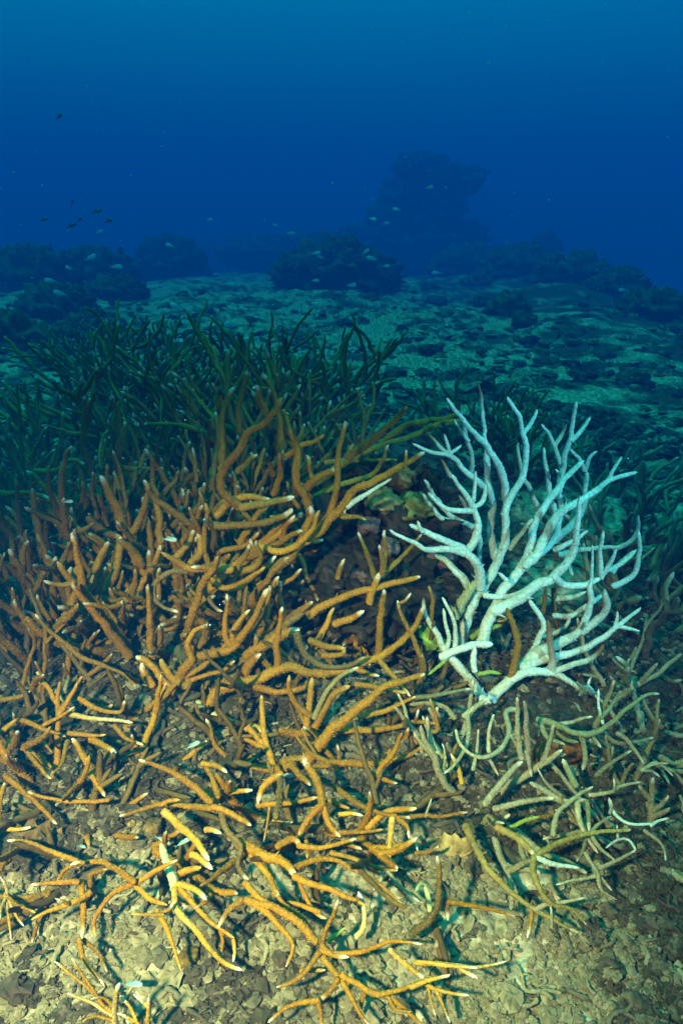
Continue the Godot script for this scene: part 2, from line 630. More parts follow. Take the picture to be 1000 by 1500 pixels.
	b("B","o",26,16,1.0,1.0,[25,870,60,905,130,900,180,860,260,790])
	b("B","o",26,14,1.0,0.98,[190,888,290,885,356,833])
	b("B","g",28,12,1.0,0.99,[625,870,605,810,560,698])
	b("B","b",28,14,0.98,0.96,[650,850,648,800,636,742])
	b("B","g",26,14,1.02,1.02,[652,860,662,780,655,690])
	b("B","g",26,10,1.0,0.98,[640,860,720,790,792,708])
	b("B","o",34,28,0.99,0.99,[600,960,618,900,640,850])
	b("B","o",26,14,1.0,1.0,[485,870,495,830,513,797])
	b("B","b",36,24,1.06,1.08,[130,610,200,600,330,570])
	b("B","o",34,26,1.08,1.10,[40,640,80,600,150,570,240,580])
	b("B","b",36,26,1.06,1.04,[0,670,60,680,180,670,320,630])
	b("B","o",34,26,1.08,1.08,[200,740,250,700,320,620])
	b("B","o",32,24,1.1,1.08,[130,740,190,640,230,600])
	b("B","g",28,20,1.12,1.12,[380,740,300,660,240,640])
	b("B","o",30,18,1.18,1.16,[250,560,275,490,270,410])
	b("B","o",26,14,1.2,1.18,[250,490,235,440,225,410])
	b("B","o",28,16,1.2,1.18,[120,480,160,440,190,415])
	b("B","g",24,14,1.1,1.08,[345,780,375,860,420,960])
	b("B","b",26,14,1.0,1.0,[500,640,560,640,590,655])
	b("B","o",26,18,1.1,1.08,[60,770,140,750,200,700])
	b("B","o",30,20,1.06,1.04,[280,760,290,690,330,640])
	b("D","d",28,14,0.94,0.90,[690,215,620,220,572,260,565,310,600,350,656,366])
	b("D","d",26,14,0.94,0.92,[750,235,755,300,790,350,817,362])
	b("D","b",40,20,0.94,0.92,[850,215,780,205,700,205,640,178,594,148])
	b("D","b",28,18,0.93,0.92,[790,215,750,205,700,202])
	b("D","o",28,16,0.96,0.96,[780,262,830,280,900,250,970,200])
	var w := thing("bleached_branch", place(510, 735, 0.99), "single snow white dead branch tucked under an orange branch near the crusted rock", "coral branch")
	colony_now = w
	b("B","w",24,8,0.99,0.97,[520,606,570,570,640,530,684,506])
	# --- the colony that fans out from a grey dead base
	colony(290, 1035, -0.0, "orange staghorn colony fanning out from a grey dead coral base")
	b("D","o",40,22,0.94,0.90,[475,530,400,430,330,340,290,300,268,260])
	b("D","o",42,24,0.96,0.93,[465,490,400,400,340,320,290,270,245,235,206,183])
	b("D","o",34,18,0.94,0.92,[300,280,290,180,268,78])
	b("D","b",26,14,0.93,0.91,[275,258,220,265,163,248])
	b("D","o",36,16,0.92,0.90,[558,535,550,420,540,263])
	b("D","o",38,28,0.86,0.90,[700,692,620,640,560,560,500,530])
	b("D","o",42,28,0.86,0.90,[700,640,650,622,620,590,585,535])
	b("D","o",34,26,0.88,0.90,[560,640,530,590,515,550])
	b("D","o",46,24,0.88,0.90,[655,605,700,545,760,520,840,500,890,450,940,370,982,285])
	b("D","b",28,16,0.89,0.90,[855,490,855,430,912,362])
	b("D","o",28,16,0.89,0.91,[845,495,822,430,832,305])
	b("D","o",30,16,0.87,0.88,[705,545,690,480,720,430,772,413])
	b("D","b",26,10,0.90,0.86,[250,490,300,530,380,565,450,590,502,648])
	b("D","b",22,12,0.90,0.92,[250,490,180,430,133,373])
	b("D","k",66,50,0.86,0.86,[520,680,560,735,650,765,745,715],0.0)
	b("D","k",60,36,0.85,0.80,[600,750,580,800,540,850],0.0)
	b("D","k",56,34,0.86,0.88,[530,690,450,700,370,720],0.0)
	b("D","k",60,40,0.85,0.83,[690,760,720,720,750,720],0.0)
	b("D","p",44,30,0.86,0.86,[690,700,735,710,755,750],0.0)
	b("E","o",50,24,0.85,0.93,[0,710,80,640,200,610,300,570,400,590,500,580,600,545,690,500,760,430,796,352])
	b("E","o",36,22,0.93,0.92,[640,525,640,420,656,288])
	b("E","o",34,18,0.88,0.86,[265,575,265,470,286,346])
	b("E","d",34,18,0.90,0.88,[338,440,360,510,420,560,500,565,588,532])
	b("E","o",50,42,0.92,0.93,[155,525,250,470,345,430])
	b("E","o",42,32,0.90,0.90,[150,610,160,560,205,520])
	b("E","d",46,34,0.90,1.0,[50,660,150,540,250,450,380,350])  # branch in shadow; the dark style puts that shade into its colour
	b("E","o",36,22,0.98,1.0,[380,382,450,330,580,290,680,260,786,234],0.014)
	b("E","o",36,22,0.96,0.98,[470,412,540,390,586,360])
	b("E","o",30,20,0.94,0.97,[400,500,440,420,470,350])
	b("E","o",30,22,0.92,0.92,[380,470,450,492,510,500])
	b("E","o",28,18,0.90,0.90,[430,525,500,520,515,495])
	b("E","o",32,22,0.86,0.87,[180,640,260,660,340,650,390,630])
	b("E","o",24,14,0.90,0.88,[545,570,590,590,640,602])
	b("E","b",26,16,0.90,0.93,[775,640,800,570,770,480,720,380,702,325])
	b("E","b",16,10,0.93,0.93,[705,335,730,325,755,298])
	b("E","b",18,10,0.88,0.88,[785,645,797,590,797,518])
	b("E","b",22,12,0.95,0.95,[825,400,836,330,818,270])
	b("E","o",24,14,0.94,0.94,[225,395,232,340,236,270])
	# --- the colony that sends flat arms towards the bleached one
	colony(440, 1120, -0.0, "gold orange staghorn colony with long flat arms pointing towards the bleached coral")
	b("E","o",54,22,0.73,0.80,[358,925,420,850,500,770,580,700,660,640,740,610,802,588])
	b("E","o",28,18,0.80,0.79,[385,745,345,715,310,660,308,600])
	b("E","o",34,26,0.79,0.83,[375,800,375,740,392,608])
	b("E","u",26,16,0.80,0.82,[400,755,440,660,500,600,560,570])
	b("E","o",40,26,0.78,0.82,[275,800,340,812,400,790,440,720,480,660,532,640])
	b("E","o",28,14,0.80,0.80,[560,748,650,730,740,690,770,676])
	b("E","u",22,12,0.80,0.82,[770,680,850,670,972,648])
	b("E","o",32,14,0.78,0.78,[485,795,600,800,700,785,760,770,857,776])
	b("E","b",16,10,0.78,0.78,[768,770,782,722])
	b("E","o",34,16,0.72,0.74,[425,920,560,920,660,920,740,890,808,852])
	b("E","o",16,10,0.73,0.73,[670,918,672,882])
	b("E","y",44,34,0.82,0.79,[30,740,120,780,235,800])
	b("E","o",36,18,0.70,0.78,[330,925,250,945,180,930,90,905,40,850,5,756])
	b("E","o",26,14,0.82,0.80,[550,632,620,640,742,664])
	b("E","o",26,14,0.86,0.80,[640,545,690,600,747,674])
	b("E","b",22,14,0.76,0.78,[815,805,850,800,840,740,825,680])
	b("E","o",30,20,0.78,0.76,[160,790,200,830,225,850])
	b("E","o",30,22,0.74,0.74,[120,905,200,900,280,910])
	b("E","o",44,40,0.71,0.73,[280,930,340,910,375,905])
	b("G","o",46,36,-0.06,-0.09,[430,200,425,150,400,90,360,40])
	b("G","o",38,20,-0.06,-0.03,[430,185,460,270,492,315])
	b("G","o",40,28,-0.06,-0.03,[425,200,380,250,345,305])
	b("G","d",36,28,-0.10,-0.08,[262,245,275,180,272,85])
	b("G","o",38,26,-0.08,-0.06,[285,85,220,120,198,192])
	b("G","b",16,8,-0.09,-0.07,[238,200,230,260,215,332])
	b("G","o",34,24,-0.05,-0.07,[320,50,350,90,385,125])
	b("G","o",28,18,-0.05,-0.05,[190,200,280,195,340,185,410,170])
	b("G","o",28,18,-0.05,-0.05,[70,160,120,150,175,145])
	# --- lower tangle
	colony(380, 1230, -0.0, "dense low tangle of golden staghorn branches sprawling over pale rubble")
	b("F","o",38,18,-0.06,-0.11,[775,190,700,120,610,70,513,28])
	b("F","o",34,16,-0.06,-0.07,[785,212,700,205,600,195,520,215,438,242])
	b("F","o",22,18,-0.08,-0.10,[595,197,620,185,660,178])
	b("F","o",30,22,-0.08,-0.08,[775,205,850,230,920,272],0.010)
	b("F","o",30,22,-0.07,-0.05,[800,170,770,80,740,45])
	b("F","o",28,20,-0.06,-0.06,[740,45,790,55,832,78])
	b("F","y",40,28,-0.05,-0.03,[600,220,680,300,720,340,770,400])
	b("F","y",34,22,-0.03,-0.03,[700,380,740,400,775,430])
	b("F","b",34,14,-0.04,-0.07,[860,400,790,460,733,496])
	b("F","o",36,26,-0.03,-0.03,[655,445,690,440,735,430])
	b("G","o",56,34,-0.05,-0.05,[120,335,200,370,270,400,335,455])
	b("G","o",34,16,-0.05,-0.05,[325,460,400,490,480,520,560,555,590,566])
	b("G","o",28,14,-0.04,-0.05,[340,345,420,355,490,340,552,320])
	b("G","o",38,28,-0.04,-0.04,[265,355,320,320,355,345])
	b("G","o",30,9,-0.05,-0.02,[315,435,400,400,480,400,560,440,640,490,722,556])
	b("G","b",24,12,-0.04,-0.03,[460,370,560,400,640,430,705,437])
	b("G","o",34,22,-0.04,-0.04,[150,370,220,430,250,500,268,540])
	b("G","o",34,22,-0.06,-0.05,[145,480,190,530,300,600,415,695])
	b("G","d",32,24,-0.07,-0.05,[60,220,80,290,130,350,120,420,162,482])
	b("G","o",34,24,-0.04,-0.04,[0,150,30,180,62,222])
	b("G","o",26,16,-0.03,-0.03,[420,590,390,580,300,550])
	b("G","o",24,16,-0.02,-0.03,[345,470,370,540,400,590,445,612])
	b("G","y",30,20,-0.02,-0.02,[250,260,290,270,320,260])
	b("G","y",30,20,-0.02,-0.02,[0,290,30,290,60,300])
	b("G","o",26,16,-0.03,-0.03,[370,330,375,370,372,395])
	b("G","o",26,16,-0.02,-0.02,[455,180,490,200,525,212])
	b("G","y",24,14,-0.02,-0.03,[480,236,530,230,580,238])
	b("G","o",24,12,-0.03,-0.04,[485,300,560,300,648,285])
	b("G","o",24,14,-0.02,-0.03,[510,335,540,345,575,360])
	# --- fragment with knobs near the right branches
	colony(575, 1200, -0.0, "small ochre staghorn fragment with stubby forks between golden tangle and olive branches")
	b("G","b",30,14,-0.03,-0.05,[475,130,540,180,620,220,680,235,762,246])
	b("G","o",34,24,-0.03,-0.05,[590,285,640,240,690,215,772,208])
	b("G","o",30,14,-0.05,-0.04,[685,235,740,272,748,320])
	b("G","y",34,20,-0.05,-0.02,[686,245,680,350,670,425])
	b("G","t",22,12,-0.03,-0.03,[660,436,720,500,787,552])
	b("G","t",22,12,-0.03,-0.02,[655,440,640,480,615,510])
	b("G","b",20,12,-0.03,-0.03,[610,425,660,435,705,437])
	b("H","b",22,12,-0.05,-0.05,[0,490,60,485,110,490,212,474])
	b("H","t",16,8,-0.05,-0.06,[55,490,68,460,78,425])
	b("H","b",20,14,-0.03,-0.03,[20,625,70,620,105,600])
	b("H","t",16,8,-0.02,-0.02,[0,560,20,590,30,620])
	# --- star shaped fragment on the bright sand
	colony(470, 1385, -0.0, "star shaped orange staghorn fragment with long thin arms spread on bright pale sand")
	b("G","o",28,18,-0.03,-0.10,[425,735,440,670,470,600,488,546])
	b("G","o",28,18,-0.04,-0.04,[425,715,470,748,528,757])
	b("G","o",30,10,-0.04,-0.04,[425,725,470,742,560,735,680,700,792,712])
	b("G","b",32,14,-0.04,-0.02,[420,735,380,790,330,840,263,866])
	b("G","o",32,12,-0.04,-0.03,[430,755,490,830,540,910,570,960,605,1010])
	b("G","o",40,32,-0.05,-0.06,[410,700,340,630,270,580,200,560,145,543])
	b("G","o",36,16,-0.06,-0.03,[150,545,210,580,280,650,322,720,298,788],0.012)
	b("G","b",34,22,-0.06,-0.04,[140,545,90,580,48,645])
	b("G","o",28,18,-0.04,-0.04,[410,700,350,610,290,560,262,530],0.006)
	b("G","o",26,18,-0.04,-0.03,[262,530,245,470,235,430])
	b("G","n",22,12,-0.02,-0.03,[450,700,480,675,512,648])
	b("G","o",26,14,-0.01,-0.02,[350,805,400,803,440,800])
	# --- front fragment at the frame's foot
	colony(540, 1440, -0.0, "thin yellow orange staghorn fragment curling over sand below the star shaped fragment")
	b("G","o",30,12,-0.04,-0.04,[500,820,560,850,620,890,700,880,800,840,897,820])
	b("G","b",30,20,-0.04,-0.02,[490,835,460,880,415,912])
	b("G","o",26,14,-0.03,-0.02,[415,912,310,935,232,995])
	b("G","o",26,18,-0.03,-0.01,[410,910,425,950,430,1010])
	b("G","o",22,12,-0.03,-0.03,[620,890,675,900,695,945,752,956])
	b("G","o",24,14,-0.03,-0.01,[690,910,740,950,800,1010])
	b("G","b",26,16,-0.03,-0.01,[585,880,575,920,572,965])
	b("G","y",28,20,-0.05,-0.03,[675,725,740,790,802,835])
	b("G","y",24,12,-0.04,-0.05,[765,775,880,785,1000,796])
	b("G","y",20,10,-0.03,-0.03,[800,850,840,868,890,885,965,893])
	b("G","y",20,8,-0.03,-0.01,[845,875,870,930,897,992])
	b("G","y",18,8,-0.03,-0.01,[812,850,825,910,842,968])
	b("G","y",18,8,-0.04,-0.04,[935,800,965,815,998,832])
	b("H","y",24,8,-0.04,-0.05,[20,1025,150,1035,250,1040,352,1020])
	b("H","y",24,12,-0.04,-0.05,[0,1115,60,1095,147,1068])
	b("H","y",16,8,-0.03,-0.02,[95,1120,120,1180,147,1248])
	b("H","y",16,8,-0.04,-0.04,[180,1045,210,1065,248,1082])
	b("G","y",30,18,-0.02,-0.04,[552,682,582,640,580,570,560,518])
	# --- spread at lower left
	colony(190, 1290, -0.0, "loose flat spread of crossing orange staghorn branches over sand and brown rubble")
	b("F","o",34,16,-0.07,-0.03,[495,480,400,415,330,408,250,430,203,488],0.012)
	b("F","o",20,14,-0.06,-0.06,[310,410,290,408,258,418])
	b("F","o",28,14,-0.04,-0.04,[290,480,200,485,117,487])
	b("F","o",30,14,-0.04,-0.05,[332,518,290,545,200,580,117,622])
	b("F","o",16,10,-0.05,-0.07,[250,560,230,550,203,536])
	b("F","o",32,22,-0.03,-0.03,[300,475,308,560,298,690])
	b("F","o",26,12,-0.03,-0.02,[290,690,310,770,382,855])
	b("F","b",22,12,-0.02,-0.02,[305,690,360,740,392,805])
	b("F","o",32,16,-0.06,-0.02,[490,490,430,510,380,560,343,620,352,674])
	b("F","o",32,18,-0.06,-0.08,[490,490,570,440,645,402])
	b("F","o",28,16,-0.06,-0.04,[490,488,550,540,612,562])
	b("F","b",22,14,-0.04,-0.05,[575,600,620,580,635,552])
	b("F","b",20,12,-0.05,-0.05,[600,600,560,602,480,600])
	b("F","o",28,12,-0.04,-0.02,[575,585,610,650,640,730,662,802])
	b("F","y",34,16,-0.04,-0.02,[640,500,650,580,700,640,750,700,800,760,885,802])
	b("F","o",28,14,-0.04,-0.03,[660,500,700,550,790,640,855,682])
	b("F","y",32,22,-0.04,-0.04,[645,488,720,510,755,545])
	b("F","o",24,14,-0.03,-0.04,[770,525,745,555,712,575])
	b("F","o",22,14,-0.02,-0.01,[800,640,815,700,800,780])
	b("F","y",20,12,-0.02,-0.01,[855,690,860,740,850,780])
	b("F","p",46,36,-0.03,-0.05,[640,510,615,420,590,345],0.0)
	b("F","b",34,26,-0.02,-0.03,[330,500,340,450,390,430])
	# --- small tuft at the bottom
	colony(165, 1475, -0.0, "small bushy tuft of thin ochre staghorn twigs on pale sand")
	b("F","y",30,22,-0.02,-0.09,[425,1000,420,930,437,852])
	b("F","o",16,8,-0.03,-0.05,[395,935,290,840,200,770])
	b("F","o",20,10,-0.03,-0.05,[430,965,380,935,310,830,264,757])
	b("F","o",18,10,-0.02,-0.03,[420,990,350,970,303,992])
	b("F","y",18,8,-0.03,-0.03,[425,975,350,930,245,888])
	b("F","y",26,16,-0.02,-0.07,[545,1000,543,950,545,900])
	b("F","y",16,10,-0.05,-0.06,[540,935,520,915,493,893])
	b("F","y",20,10,-0.02,-0.04,[510,1000,450,965,430,960])
	b("F","o",16,8,-0.03,-0.05,[420,940,380,905,332,910])
	b("F","y",18,10,-0.03,-0.05,[500,990,470,930,440,900])
	# --- left edge
	colony(30, 1080, -0.0, "ragged brown and ochre staghorn colony over dark rubble near a cracked dead plate")
	b("D","b",26,16,-0.06,-0.08,[0,690,60,680,112,658])
	b("D","b",36,24,-0.05,-0.12,[120,700,118,640,160,594])
	b("D","b",38,20,-0.06,-0.10,[88,868,150,830,187,786])
	b("D","b",40,22,-0.06,-0.11,[55,855,62,830,66,802])
	b("D","o",22,12,-0.05,-0.07,[160,782,220,750,272,713])
	b("D","o",26,14,-0.05,-0.05,[80,765,150,790,243,822])
	b("D","o",24,12,-0.05,-0.05,[250,808,330,815,386,813])
	b("D","o",26,16,-0.06,-0.06,[290,680,350,715,440,730,457,690])
	b("D","y",26,14,-0.05,-0.05,[250,740,340,755,485,770])
	b("D","o",24,12,-0.04,-0.03,[420,780,460,830,525,852])
	b("D","o",32,24,-0.03,-0.05,[365,1010,310,900,268,828])
	b("D","b",26,12,-0.05,-0.07,[250,840,230,920,188,962])
	b("D","o",24,14,-0.04,-0.03,[105,870,140,910,185,972])
	b("D","k",24,16,-0.04,-0.05,[235,665,245,630,250,600],0.0)
	b("D","k",22,12,-0.04,-0.03,[200,650,220,680,242,700],0.0)
	b("D","b",14,10,-0.05,-0.06,[160,840,180,865,192,880])
	b("D","o",30,18,-0.05,-0.06,[0,810,40,780,60,760])
	b("D","o",30,20,-0.05,-0.03,[30,880,40,820,50,780])
	b("D","o",34,22,-0.04,-0.05,[330,830,380,855,430,880])
	b("D","o",20,10,-0.04,-0.09,[505,620,470,600,460,590])
	b("F","o",28,16,-0.04,-0.04,[20,88,100,160,210,265])
	b("F","o",22,12,-0.04,-0.05,[400,180,290,185,200,175,105,150])
	b("F","o",28,18,-0.04,-0.04,[295,-10,340,90,385,165])
	b("F","b",26,14,-0.04,-0.04,[100,0,140,50,185,103])
	b("F","o",26,14,-0.03,-0.04,[285,402,200,375,120,340,28,328])
	b("F","o",30,20,-0.04,-0.05,[0,290,0,200,20,112])
	b("F","y",24,14,-0.03,-0.03,[15,285,60,290,115,280])
	b("F","o",18,10,-0.02,-0.04,[20,520,60,560,133,592])
	b("F","y",18,10,-0.02,-0.04,[30,525,10,570,0,620])
	b("F","y",16,8,-0.02,-0.03,[25,525,60,600,88,642])
	b("F","y",16,8,-0.02,-0.03,[20,525,35,620,42,690])
	b("F","y",16,10,-0.02,-0.05,[28,530,20,490,0,460])

	# --- the bleached colony
	colony(715, 1000, -0.0, "large bleached white staghorn colony with long forked branches standing out against dark water", "")
	var c0 := colony_now
	b("C","w",46,20,0.98,1.10,[335,985,365,890,400,820,450,750,490,690,520,620,530,560,560,490,620,410,705,313])
	b("C","w",42,15,1.00,1.08,[270,985,275,920,300,850,340,780,380,720,410,640,425,550,430,470,480,390,497,300,490,220,470,150,433,78])
	b("C","w",20,12,1.08,1.10,[490,212,518,175,537,126])
	b("C","w",32,14,1.06,1.04,[430,470,415,370,380,300,330,230,270,170,214,86])
	b("C","w",32,15,1.06,1.10,[388,668,370,580,375,480,360,380,352,260,340,130])
	b("C","v",16,10,1.10,1.10,[342,150,336,90,326,25],0.05)
	b("C","w",40,18,1.00,0.98,[330,785,325,700,280,650,200,600,120,570,72,548])
	b("C","w",18,12,0.98,0.98,[122,572,112,555,102,532])
	b("C","w",30,9,0.99,0.95,[275,652,220,640,140,640,60,600,3,563])
	b("C","w",34,15,1.00,1.02,[280,645,310,600,325,550,310,480,270,420,222,362])
	b("C","v",18,10,1.02,1.03,[228,372,210,345,188,308],0.05)
	b("C","w",24,12,1.01,0.99,[302,495,220,490,170,460,143,428])
	b("C","w",22,14,1.01,1.03,[300,485,340,460,353,395])
	b("C","w",18,11,1.02,1.03,[308,460,312,410,317,350])
	b("C","w",26,11,1.08,1.04,[345,405,280,350,230,300,160,280,86,253])
	b("C","w",18,11,1.06,1.06,[225,300,215,260,203,218])
	b("C","v",18,9,1.06,1.05,[228,290,180,260,143,210],0.03)
	b("C","w",16,9,1.06,1.07,[225,285,245,270,263,254])
	b("C","v",20,12,1.16,1.15,[300,370,300,300,280,220,252,100])
	b("C","w",16,10,1.15,1.15,[290,240,265,210,238,160])
	b("C","w",16,10,1.13,1.13,[365,330,360,290,370,255])
	b("C","w",24,12,1.16,1.12,[305,555,230,520,170,450,128,380])
	b("C","w",22,11,1.15,1.12,[252,542,180,510,122,432])
	b("C","w",18,12,1.16,1.14,[290,500,270,460,255,440])
	b("C","w",32,22,1.02,1.04,[290,775,230,700,170,660])
	b("C","w",22,14,1.06,1.06,[330,700,330,600,325,560])
	b("C","p",46,36,1.0,1.0,[240,880,290,790,330,755],0.0)
	b("C","w",42,14,1.02,1.08,[495,700,540,650,570,590,610,520,670,470,740,430,800,385,905,353])
	b("C","w",18,10,1.07,1.08,[798,384,820,350,852,297])
	b("C","w",32,20,1.06,1.12,[540,660,590,610,615,560,625,480,625,430])
	b("C","w",30,16,1.16,1.20,[600,610,660,550,705,500,715,440,722,350])
	b("C","w",26,12,1.14,1.16,[605,510,580,400,564,265])
	b("C","w",28,13,1.14,1.16,[622,450,630,350,665,200,682,97])
	b("C","w",20,11,1.15,1.15,[628,340,605,260,556,180])
	b("C","v",18,10,1.15,1.16,[606,262,630,215,648,175],0.03)
	b("C","w",22,11,1.15,1.17,[664,238,700,200,733,150])
	b("C","w",20,10,1.18,1.18,[715,350,695,310,658,268])
	b("C","w",20,11,1.18,1.18,[714,350,730,310,757,278])
	b("C","v",22,11,1.14,1.14,[548,505,520,430,490,370,468,245],0.0)
	b("C","w",14,10,1.12,1.12,[640,380,620,360,606,345])
	b("C","t",24,14,1.0,1.0,[438,635,480,580,522,523])
	b("C","w",48,16,0.97,0.98,[380,862,450,830,530,780,600,740,650,690,682,620,698,445])
	b("C","w",32,20,0.97,0.98,[598,738,640,770,700,770,775,742])
	b("C","w",20,12,0.98,0.98,[775,742,800,700,830,635])
	b("C","w",20,12,0.98,0.99,[775,740,770,650,781,566])
	b("C","w",24,14,1.0,1.02,[815,772,880,740,912,680,910,568])
	b("C","w",20,12,1.0,1.02,[785,722,850,690,905,635])
	b("C","w",18,11,1.02,1.04,[815,722,860,670,895,640])
	b("C","u",14,8,1.02,1.03,[915,672,940,655,970,630])
	b("C","w",20,11,1.16,1.16,[820,640,860,620,905,575,910,515])
	b("C","w",22,14,1.14,1.16,[620,655,700,640,780,630,850,628])
	b("C","w",24,13,1.08,1.08,[600,640,680,600,725,570])
	b("C","v",20,14,0.99,0.99,[650,660,655,700,670,730],0.0)
	b("C","w",36,20,0.94,0.97,[600,995,680,945,722,880,738,760])
	b("C","w",14,8,0.97,0.97,[738,765,742,700,740,620])
	b("C","v",32,24,0.95,0.96,[700,940,770,890,795,845,788,785],0.0)
	b("C","w",24,16,1.0,1.02,[600,880,660,880,730,840,780,800])
	b("C","w",26,14,1.02,1.02,[600,820,680,810,720,790])
	b("C","v",48,36,0.92,0.95,[475,1085,530,1020,610,990,690,940],0.0)
	b("C","v",44,30,0.91,0.93,[480,1070,560,1040,600,1020],0.0)
	b("C","w",32,12,0.93,0.96,[600,1028,690,1010,780,960,830,920,918,853])
	b("C","w",16,9,0.95,0.96,[828,922,832,895,831,864])
	b("C","w",18,8,0.95,0.94,[836,920,870,928,915,937])
	b("C","v",28,14,0.90,0.90,[605,1085,700,1050,745,1030,787,985],0.05)
	b("C","w",42,30,0.90,0.90,[375,1178,450,1110,520,1085,605,1092])
	b("C","v",28,10,0.90,0.88,[600,1090,660,1120,700,1150,742,1165],0.0)
	b("C","w",12,8,0.88,0.89,[732,1160,725,1130,738,1105])
	b("C","w",14,8,0.88,0.87,[700,1145,730,1140,748,1160])
	b("C","v",30,20,0.90,0.91,[598,1092,592,1000,577,897],0.12)
	b("C","b",34,22,0.90,0.91,[443,1105,465,1020,465,950,428,855],0.0)
	b("C","b",12,8,0.90,0.90,[430,890,415,898,395,900])
	b("C","w",28,18,0.94,0.97,[475,1075,540,980,565,910,508,818])
	b("C","w",24,14,1.0,1.0,[345,805,430,812,500,780])
	b("C","w",18,12,0.98,0.98,[430,750,415,735,398,722])
	b("C","b",20,14,0.97,0.97,[558,870,565,820,572,770],0.0)
	b("C","d",24,16,1.02,1.02,[600,780,605,850,612,940],0.0)
	b("C","w",22,14,0.99,1.0,[560,960,640,920,660,880])
	# --- bleached small colony at its foot
	colony(706, 1022, -0.0, "small bleached staghorn sprig with a knobbed white foot leaning from below the large white colony", "")
	b("C","v",42,14,0.90,0.96,[342,1190,290,1110,230,1040,180,960,130,870,125,815])
	b("C","w",20,11,0.93,0.94,[205,1010,215,960,195,852])
	b("C","w",20,11,0.93,0.94,[238,1000,237,900,193,815])
	b("C","w",32,28,0.92,0.93,[186,1032,260,1000,330,985,378,985])
	b("C","w",26,20,0.90,0.92,[312,1085,310,1045,312,995])
	b("C","b",16,10,0.96,0.97,[150,870,158,820,143,772],0.01)
	b("C","v",40,30,0.89,0.89,[330,1180,360,1190,392,1165],0.0)
	b("C","n",20,12,0.92,0.90,[212,1035,180,1065,138,1095],0.0)
	b("C","n",22,12,0.91,0.92,[325,1092,370,1085,410,1090],0.0)
	b("C","n",30,18,1.0,1.0,[300,960,350,930,410,910],0.0)
	# --- pale branches at right
	colony(770, 1100, -0.0, "pale staghorn with paired upright fingers and a looped branch below the white colony")
	b("H","t",26,14,-0.06,-0.05,[210,115,215,190,190,270,128,333])
	b("H","t",28,18,-0.06,-0.07,[195,125,240,85,285,55])
	b("H","t",28,18,-0.06,-0.06,[165,130,130,90,60,75,0,80],0.0)
	b("H","t",26,14,-0.05,-0.08,[385,98,350,112,362,180,340,235,280,270,220,260,180,220,166,168])
	b("H","t",22,12,-0.05,-0.08,[290,255,288,170,306,118])
	b("H","t",20,10,-0.05,-0.03,[285,270,300,300,323,338])
	b("H","t",20,10,-0.04,-0.06,[230,320,245,260,250,170])
	b("H","t",28,17,-0.05,-0.17,[408,275,396,200,394,56])
	b("H","t",28,17,-0.05,-0.17,[432,265,426,170,421,66])
	b("H","t",20,12,-0.06,-0.10,[405,250,385,220,362,184])
	b("H","t",24,16,-0.06,-0.03,[425,250,432,290,443,342])
	b("H","t",34,24,-0.03,-0.06,[272,448,330,370,408,285])
	b("H","y",26,16,-0.02,-0.05,[190,370,175,310,150,260])
	b("H","t",14,8,-0.05,-0.06,[130,280,125,240,118,222])
	colony(860, 1070, -0.0, "olive tan staghorn colony with arching forked branches on the dim slope, beside an orange sponge")
	b("H","u",32,14,-0.08,-0.12,[465,135,530,150,600,185,680,180,740,140,800,90,870,45,915,45])
	b("H","u",26,18,-0.08,-0.06,[475,140,500,200,565,228])
	b("H","u",24,16,-0.08,-0.06,[515,148,560,200,612,215])
	b("H","t",22,12,-0.08,-0.09,[530,158,600,140,667,124])
	b("H","u",32,14,-0.08,-0.16,[678,165,720,70,750,-10])
	b("H","u",20,10,-0.12,-0.12,[700,130,740,80,770,30])
	b("H","w",16,9,-0.10,-0.15,[705,150,690,80,688,22])
	b("H","u",28,20,-0.08,-0.03,[630,195,642,260,630,320])
	b("H","u",26,16,-0.08,-0.07,[665,195,690,225,700,240])
	b("H","t",26,14,-0.07,-0.06,[755,185,790,205,820,245,852,295])
	b("H","t",18,9,-0.06,-0.06,[845,322,900,295,962,342])
	b("H","t",18,9,-0.06,-0.05,[845,322,880,325,914,347])
	b("H","t",18,9,-0.06,-0.07,[848,320,890,298,945,296])
	b("H","u",22,12,-0.05,-0.07,[678,342,740,290,810,250])
	b("H","u",24,14,-0.06,-0.06,[700,170,760,220,890,200])
	b("H","u",34,26,-0.04,-0.05,[610,380,580,320,560,280])
	colony(850, 1180, -0.0, "tan staghorn colony with stippled crossing branches lying on dim rubble below the olive arches")
	b("H","t",30,20,-0.04,-0.06,[305,462,400,440,525,424])
	b("H","t",28,14,-0.05,-0.08,[525,560,540,480,580,440,668,377])
	b("H","t",32,22,-0.05,-0.08,[565,437,500,400,437,365])
	b("H","t",20,10,-0.06,-0.09,[552,412,500,370,468,318])
	b("H","t",26,16,-0.05,-0.06,[520,425,580,435,650,430])
	b("H","t",30,16,-0.06,-0.03,[612,440,620,500,650,570,683,625])
	b("H","u",26,18,-0.06,-0.04,[645,430,652,490,655,545])
	b("H","t",20,10,-0.06,-0.07,[655,412,740,400,770,380,842,364])
	b("H","t",14,9,-0.07,-0.08,[745,400,748,380,745,352])
	b("H","w",18,11,-0.05,-0.05,[730,430,750,480,800,515,888,515])
	b("H","w",16,8,-0.05,-0.06,[880,525,905,505,947,494])
	b("H","t",20,9,-0.05,-0.04,[855,540,920,590,937,652])
	b("H","w",12,8,-0.04,-0.06,[760,575,757,545,757,520])
	b("H","w",14,9,-0.05,-0.05,[825,612,800,575,760,575,718,607])
	b("H","t",20,10,-0.04,-0.05,[690,682,760,650,828,613])
	b("H","t",18,9,-0.04,-0.04,[692,708,620,720,536,742])
	b("H","t",22,10,-0.05,-0.03,[688,700,700,760,758,796])
	b("H","t",20,12,-0.05,-0.04,[640,622,690,700,738,762])
	b("H","t",20,9,-0.05,-0.06,[650,562,700,510,735,487])
